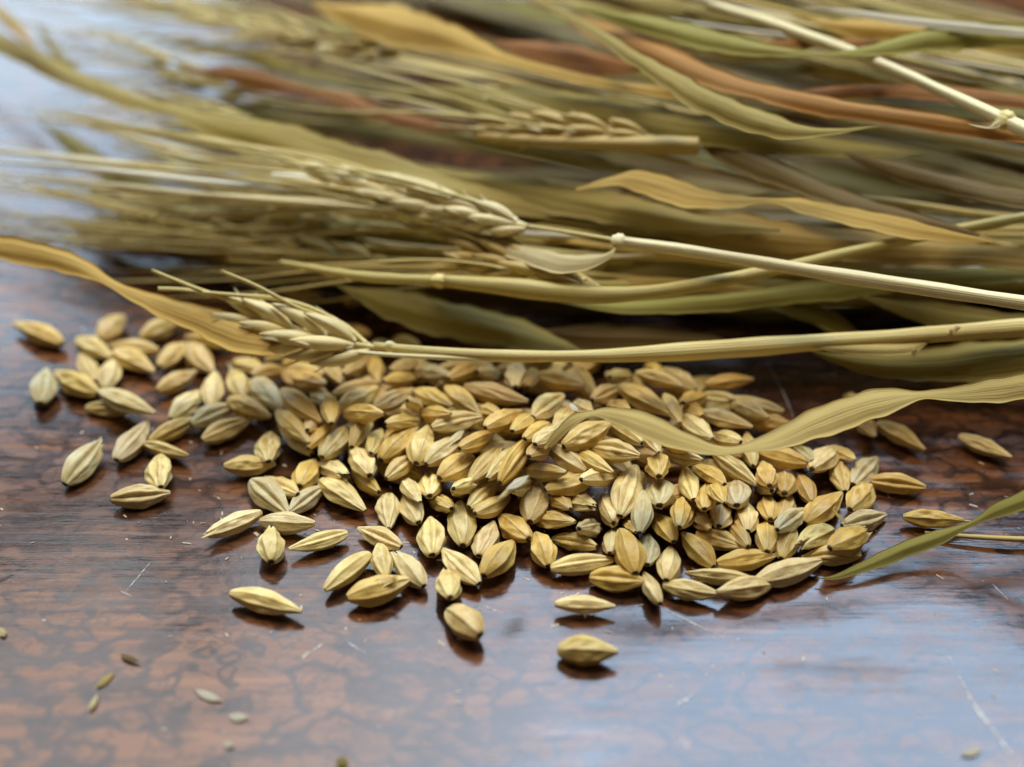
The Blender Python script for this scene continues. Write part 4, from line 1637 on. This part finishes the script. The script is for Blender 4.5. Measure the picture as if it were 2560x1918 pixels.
# loose awns combing out of the lower left of the bundle
la = []
for k in range(48):
    q = (k + rs.random()) / 48
    xe = rs.uniform(700, 1150)
    ye = 545 + q * 125
    xs_ = rs.uniform(110, 330)
    ys_ = ye - (xe - xs_) * rs.uniform(.06, .13)
    z = .25 + (1 - q) * .8
    pts = [(xs_, ys_, z * .8, .012), ((xs_ + xe) / 2, (ys_ + ye) / 2 + rs.uniform(-3, 8), z + .1, .030), (xe, ye, z + .3, .040)]
    o = link('loose_awn', tube('loose_awn', px3(pts), M_STEM, k, 6, 16, cap=False), None, COL[rs.choice(['straw', 'khaki', 'tan', 'pale'])])
    tag(o, None, 'awn', 'loose awns at the lower left of the bundle')
    la.append((ye - .1 * xe, k, o))
la.sort(key=lambda t: t[0])
for k, t in enumerate(la):
    band = ['upper', 'middle', 'lower'][min(2, k * 3 // len(la))]
    t[2]['label'] = 'thin awn combing out left of the bundle, %s group, %s from its top' % (band, ORD[k - (min(2, k * 3 // len(la)) * len(la) + 2) // 3])

# ------------------------------------------------------------------ chaff and crumbs on the table
def chaff(x0, y0, x1, y1, w, z, label, col='pale', seed=1):
    w *= .72
    pts = px3([(x0, y0, z, w * .6, 6), ((x0 + x1) / 2, (y0 + y1) / 2, z + .02, w, 20), (x1, y1, z, w * .35, 6)])
    o = link('chaff_flake', ribbon('chaff_flake', pts, seed, n=12, m=5, cup=.2), None, COL[col])
    tag(o, label, 'chaff', 'chaff flakes')


def hp(x, y):
    return heap_height(x, y)


chaff(1243, 1249, 1315, 1192, .10, 1.25, 'pale chaff sliver on the heap left of the curled leaf, lower piece', 'pale', 1)
chaff(1265, 1224, 1322, 1188, .12, 1.32, 'pale chaff sliver on the heap left of the curled leaf, upper piece', 'white', 2)
chaff(1425, 1008, 1446, 1030, .10, 1.5, 'grey chaff sliver standing behind the tip of the curled leaf', 'white', 3)
chaff(240, 1718, 285, 1680, .10, .03, 'yellow husk sliver on the table, lower left', 'straw', 4)
chaff(222, 1778, 244, 1735, .09, .03, 'pale husk sliver just below the yellow one, lower left', 'pale', 5)
chaff(488, 1724, 555, 1752, .13, .03, 'white flake on the table left of bottom centre', 'white', 6)
chaff(572, 1790, 622, 1792, .13, .03, 'oval white flake nearest the bottom edge, left', 'white', 7)
chaff(560, 1858, 585, 1862, .10, .03, 'tiny white crumb by the bottom edge, left', 'white', 8)
chaff(300, 1635, 350, 1655, .08, .04, 'small brown husk tip on the table, lower left', 'brown', 9)
chaff(838, 1905, 872, 1900, .16, .05, 'blurred grey green husk bit at the bottom edge', 'olive', 13)
chaff(0, 1570, 12, 1592, .12, .03, 'pale flake at the left edge of the table', 'pale', 10)
chaff(2405, 1886, 2455, 1872, .13, .03, 'white flake near the lower right corner', 'white', 11)
chaff(2080, 1272, 2120, 1312, .06, .9, 'dark thin husk sliver at the right end of the heap', 'khaki', 12)


def build_dust():
    """tiny crumbs of husk, too many to count, thickest round the pile"""
    r = random.Random(9)
    V, Fc = [], []
    for k in range(420):
        if k % 3:
            px, py = r.gauss(1150, 560), r.gauss(1260, 190)
        else:
            px, py = r.uniform(-60, 2620), r.uniform(760, 1960)
        if not (-80 < px < 2640 and 700 < py < 1990):
            continue
        p = at(px, py, 0)
        s = r.uniform(.006, .020) * (1.8 if r.random() < .06 else 1)
        a = r.uniform(0, 6.28)
        e = r.uniform(1, 3.5)
        b = len(V)
        ca, sa = math.cos(a), math.sin(a)
        for u, v, h in ((-e, -.6, .002), (e, -.5, .004), (e * .7, .7, .012), (-e * .8, .6, .010)):
            V.append((p.x + (u * ca - v * sa) * s, p.y + (u * sa + v * ca) * s, h))
        Fc.append((b, b + 1, b + 2, b + 3))
    o = link('husk_dust', mesh_from('husk_dust', V, Fc, M_PITH, smooth=False))
    tag(o, 'pale crumbs of husk dust scattered over the table', None, None, 'stuff')


build_dust()
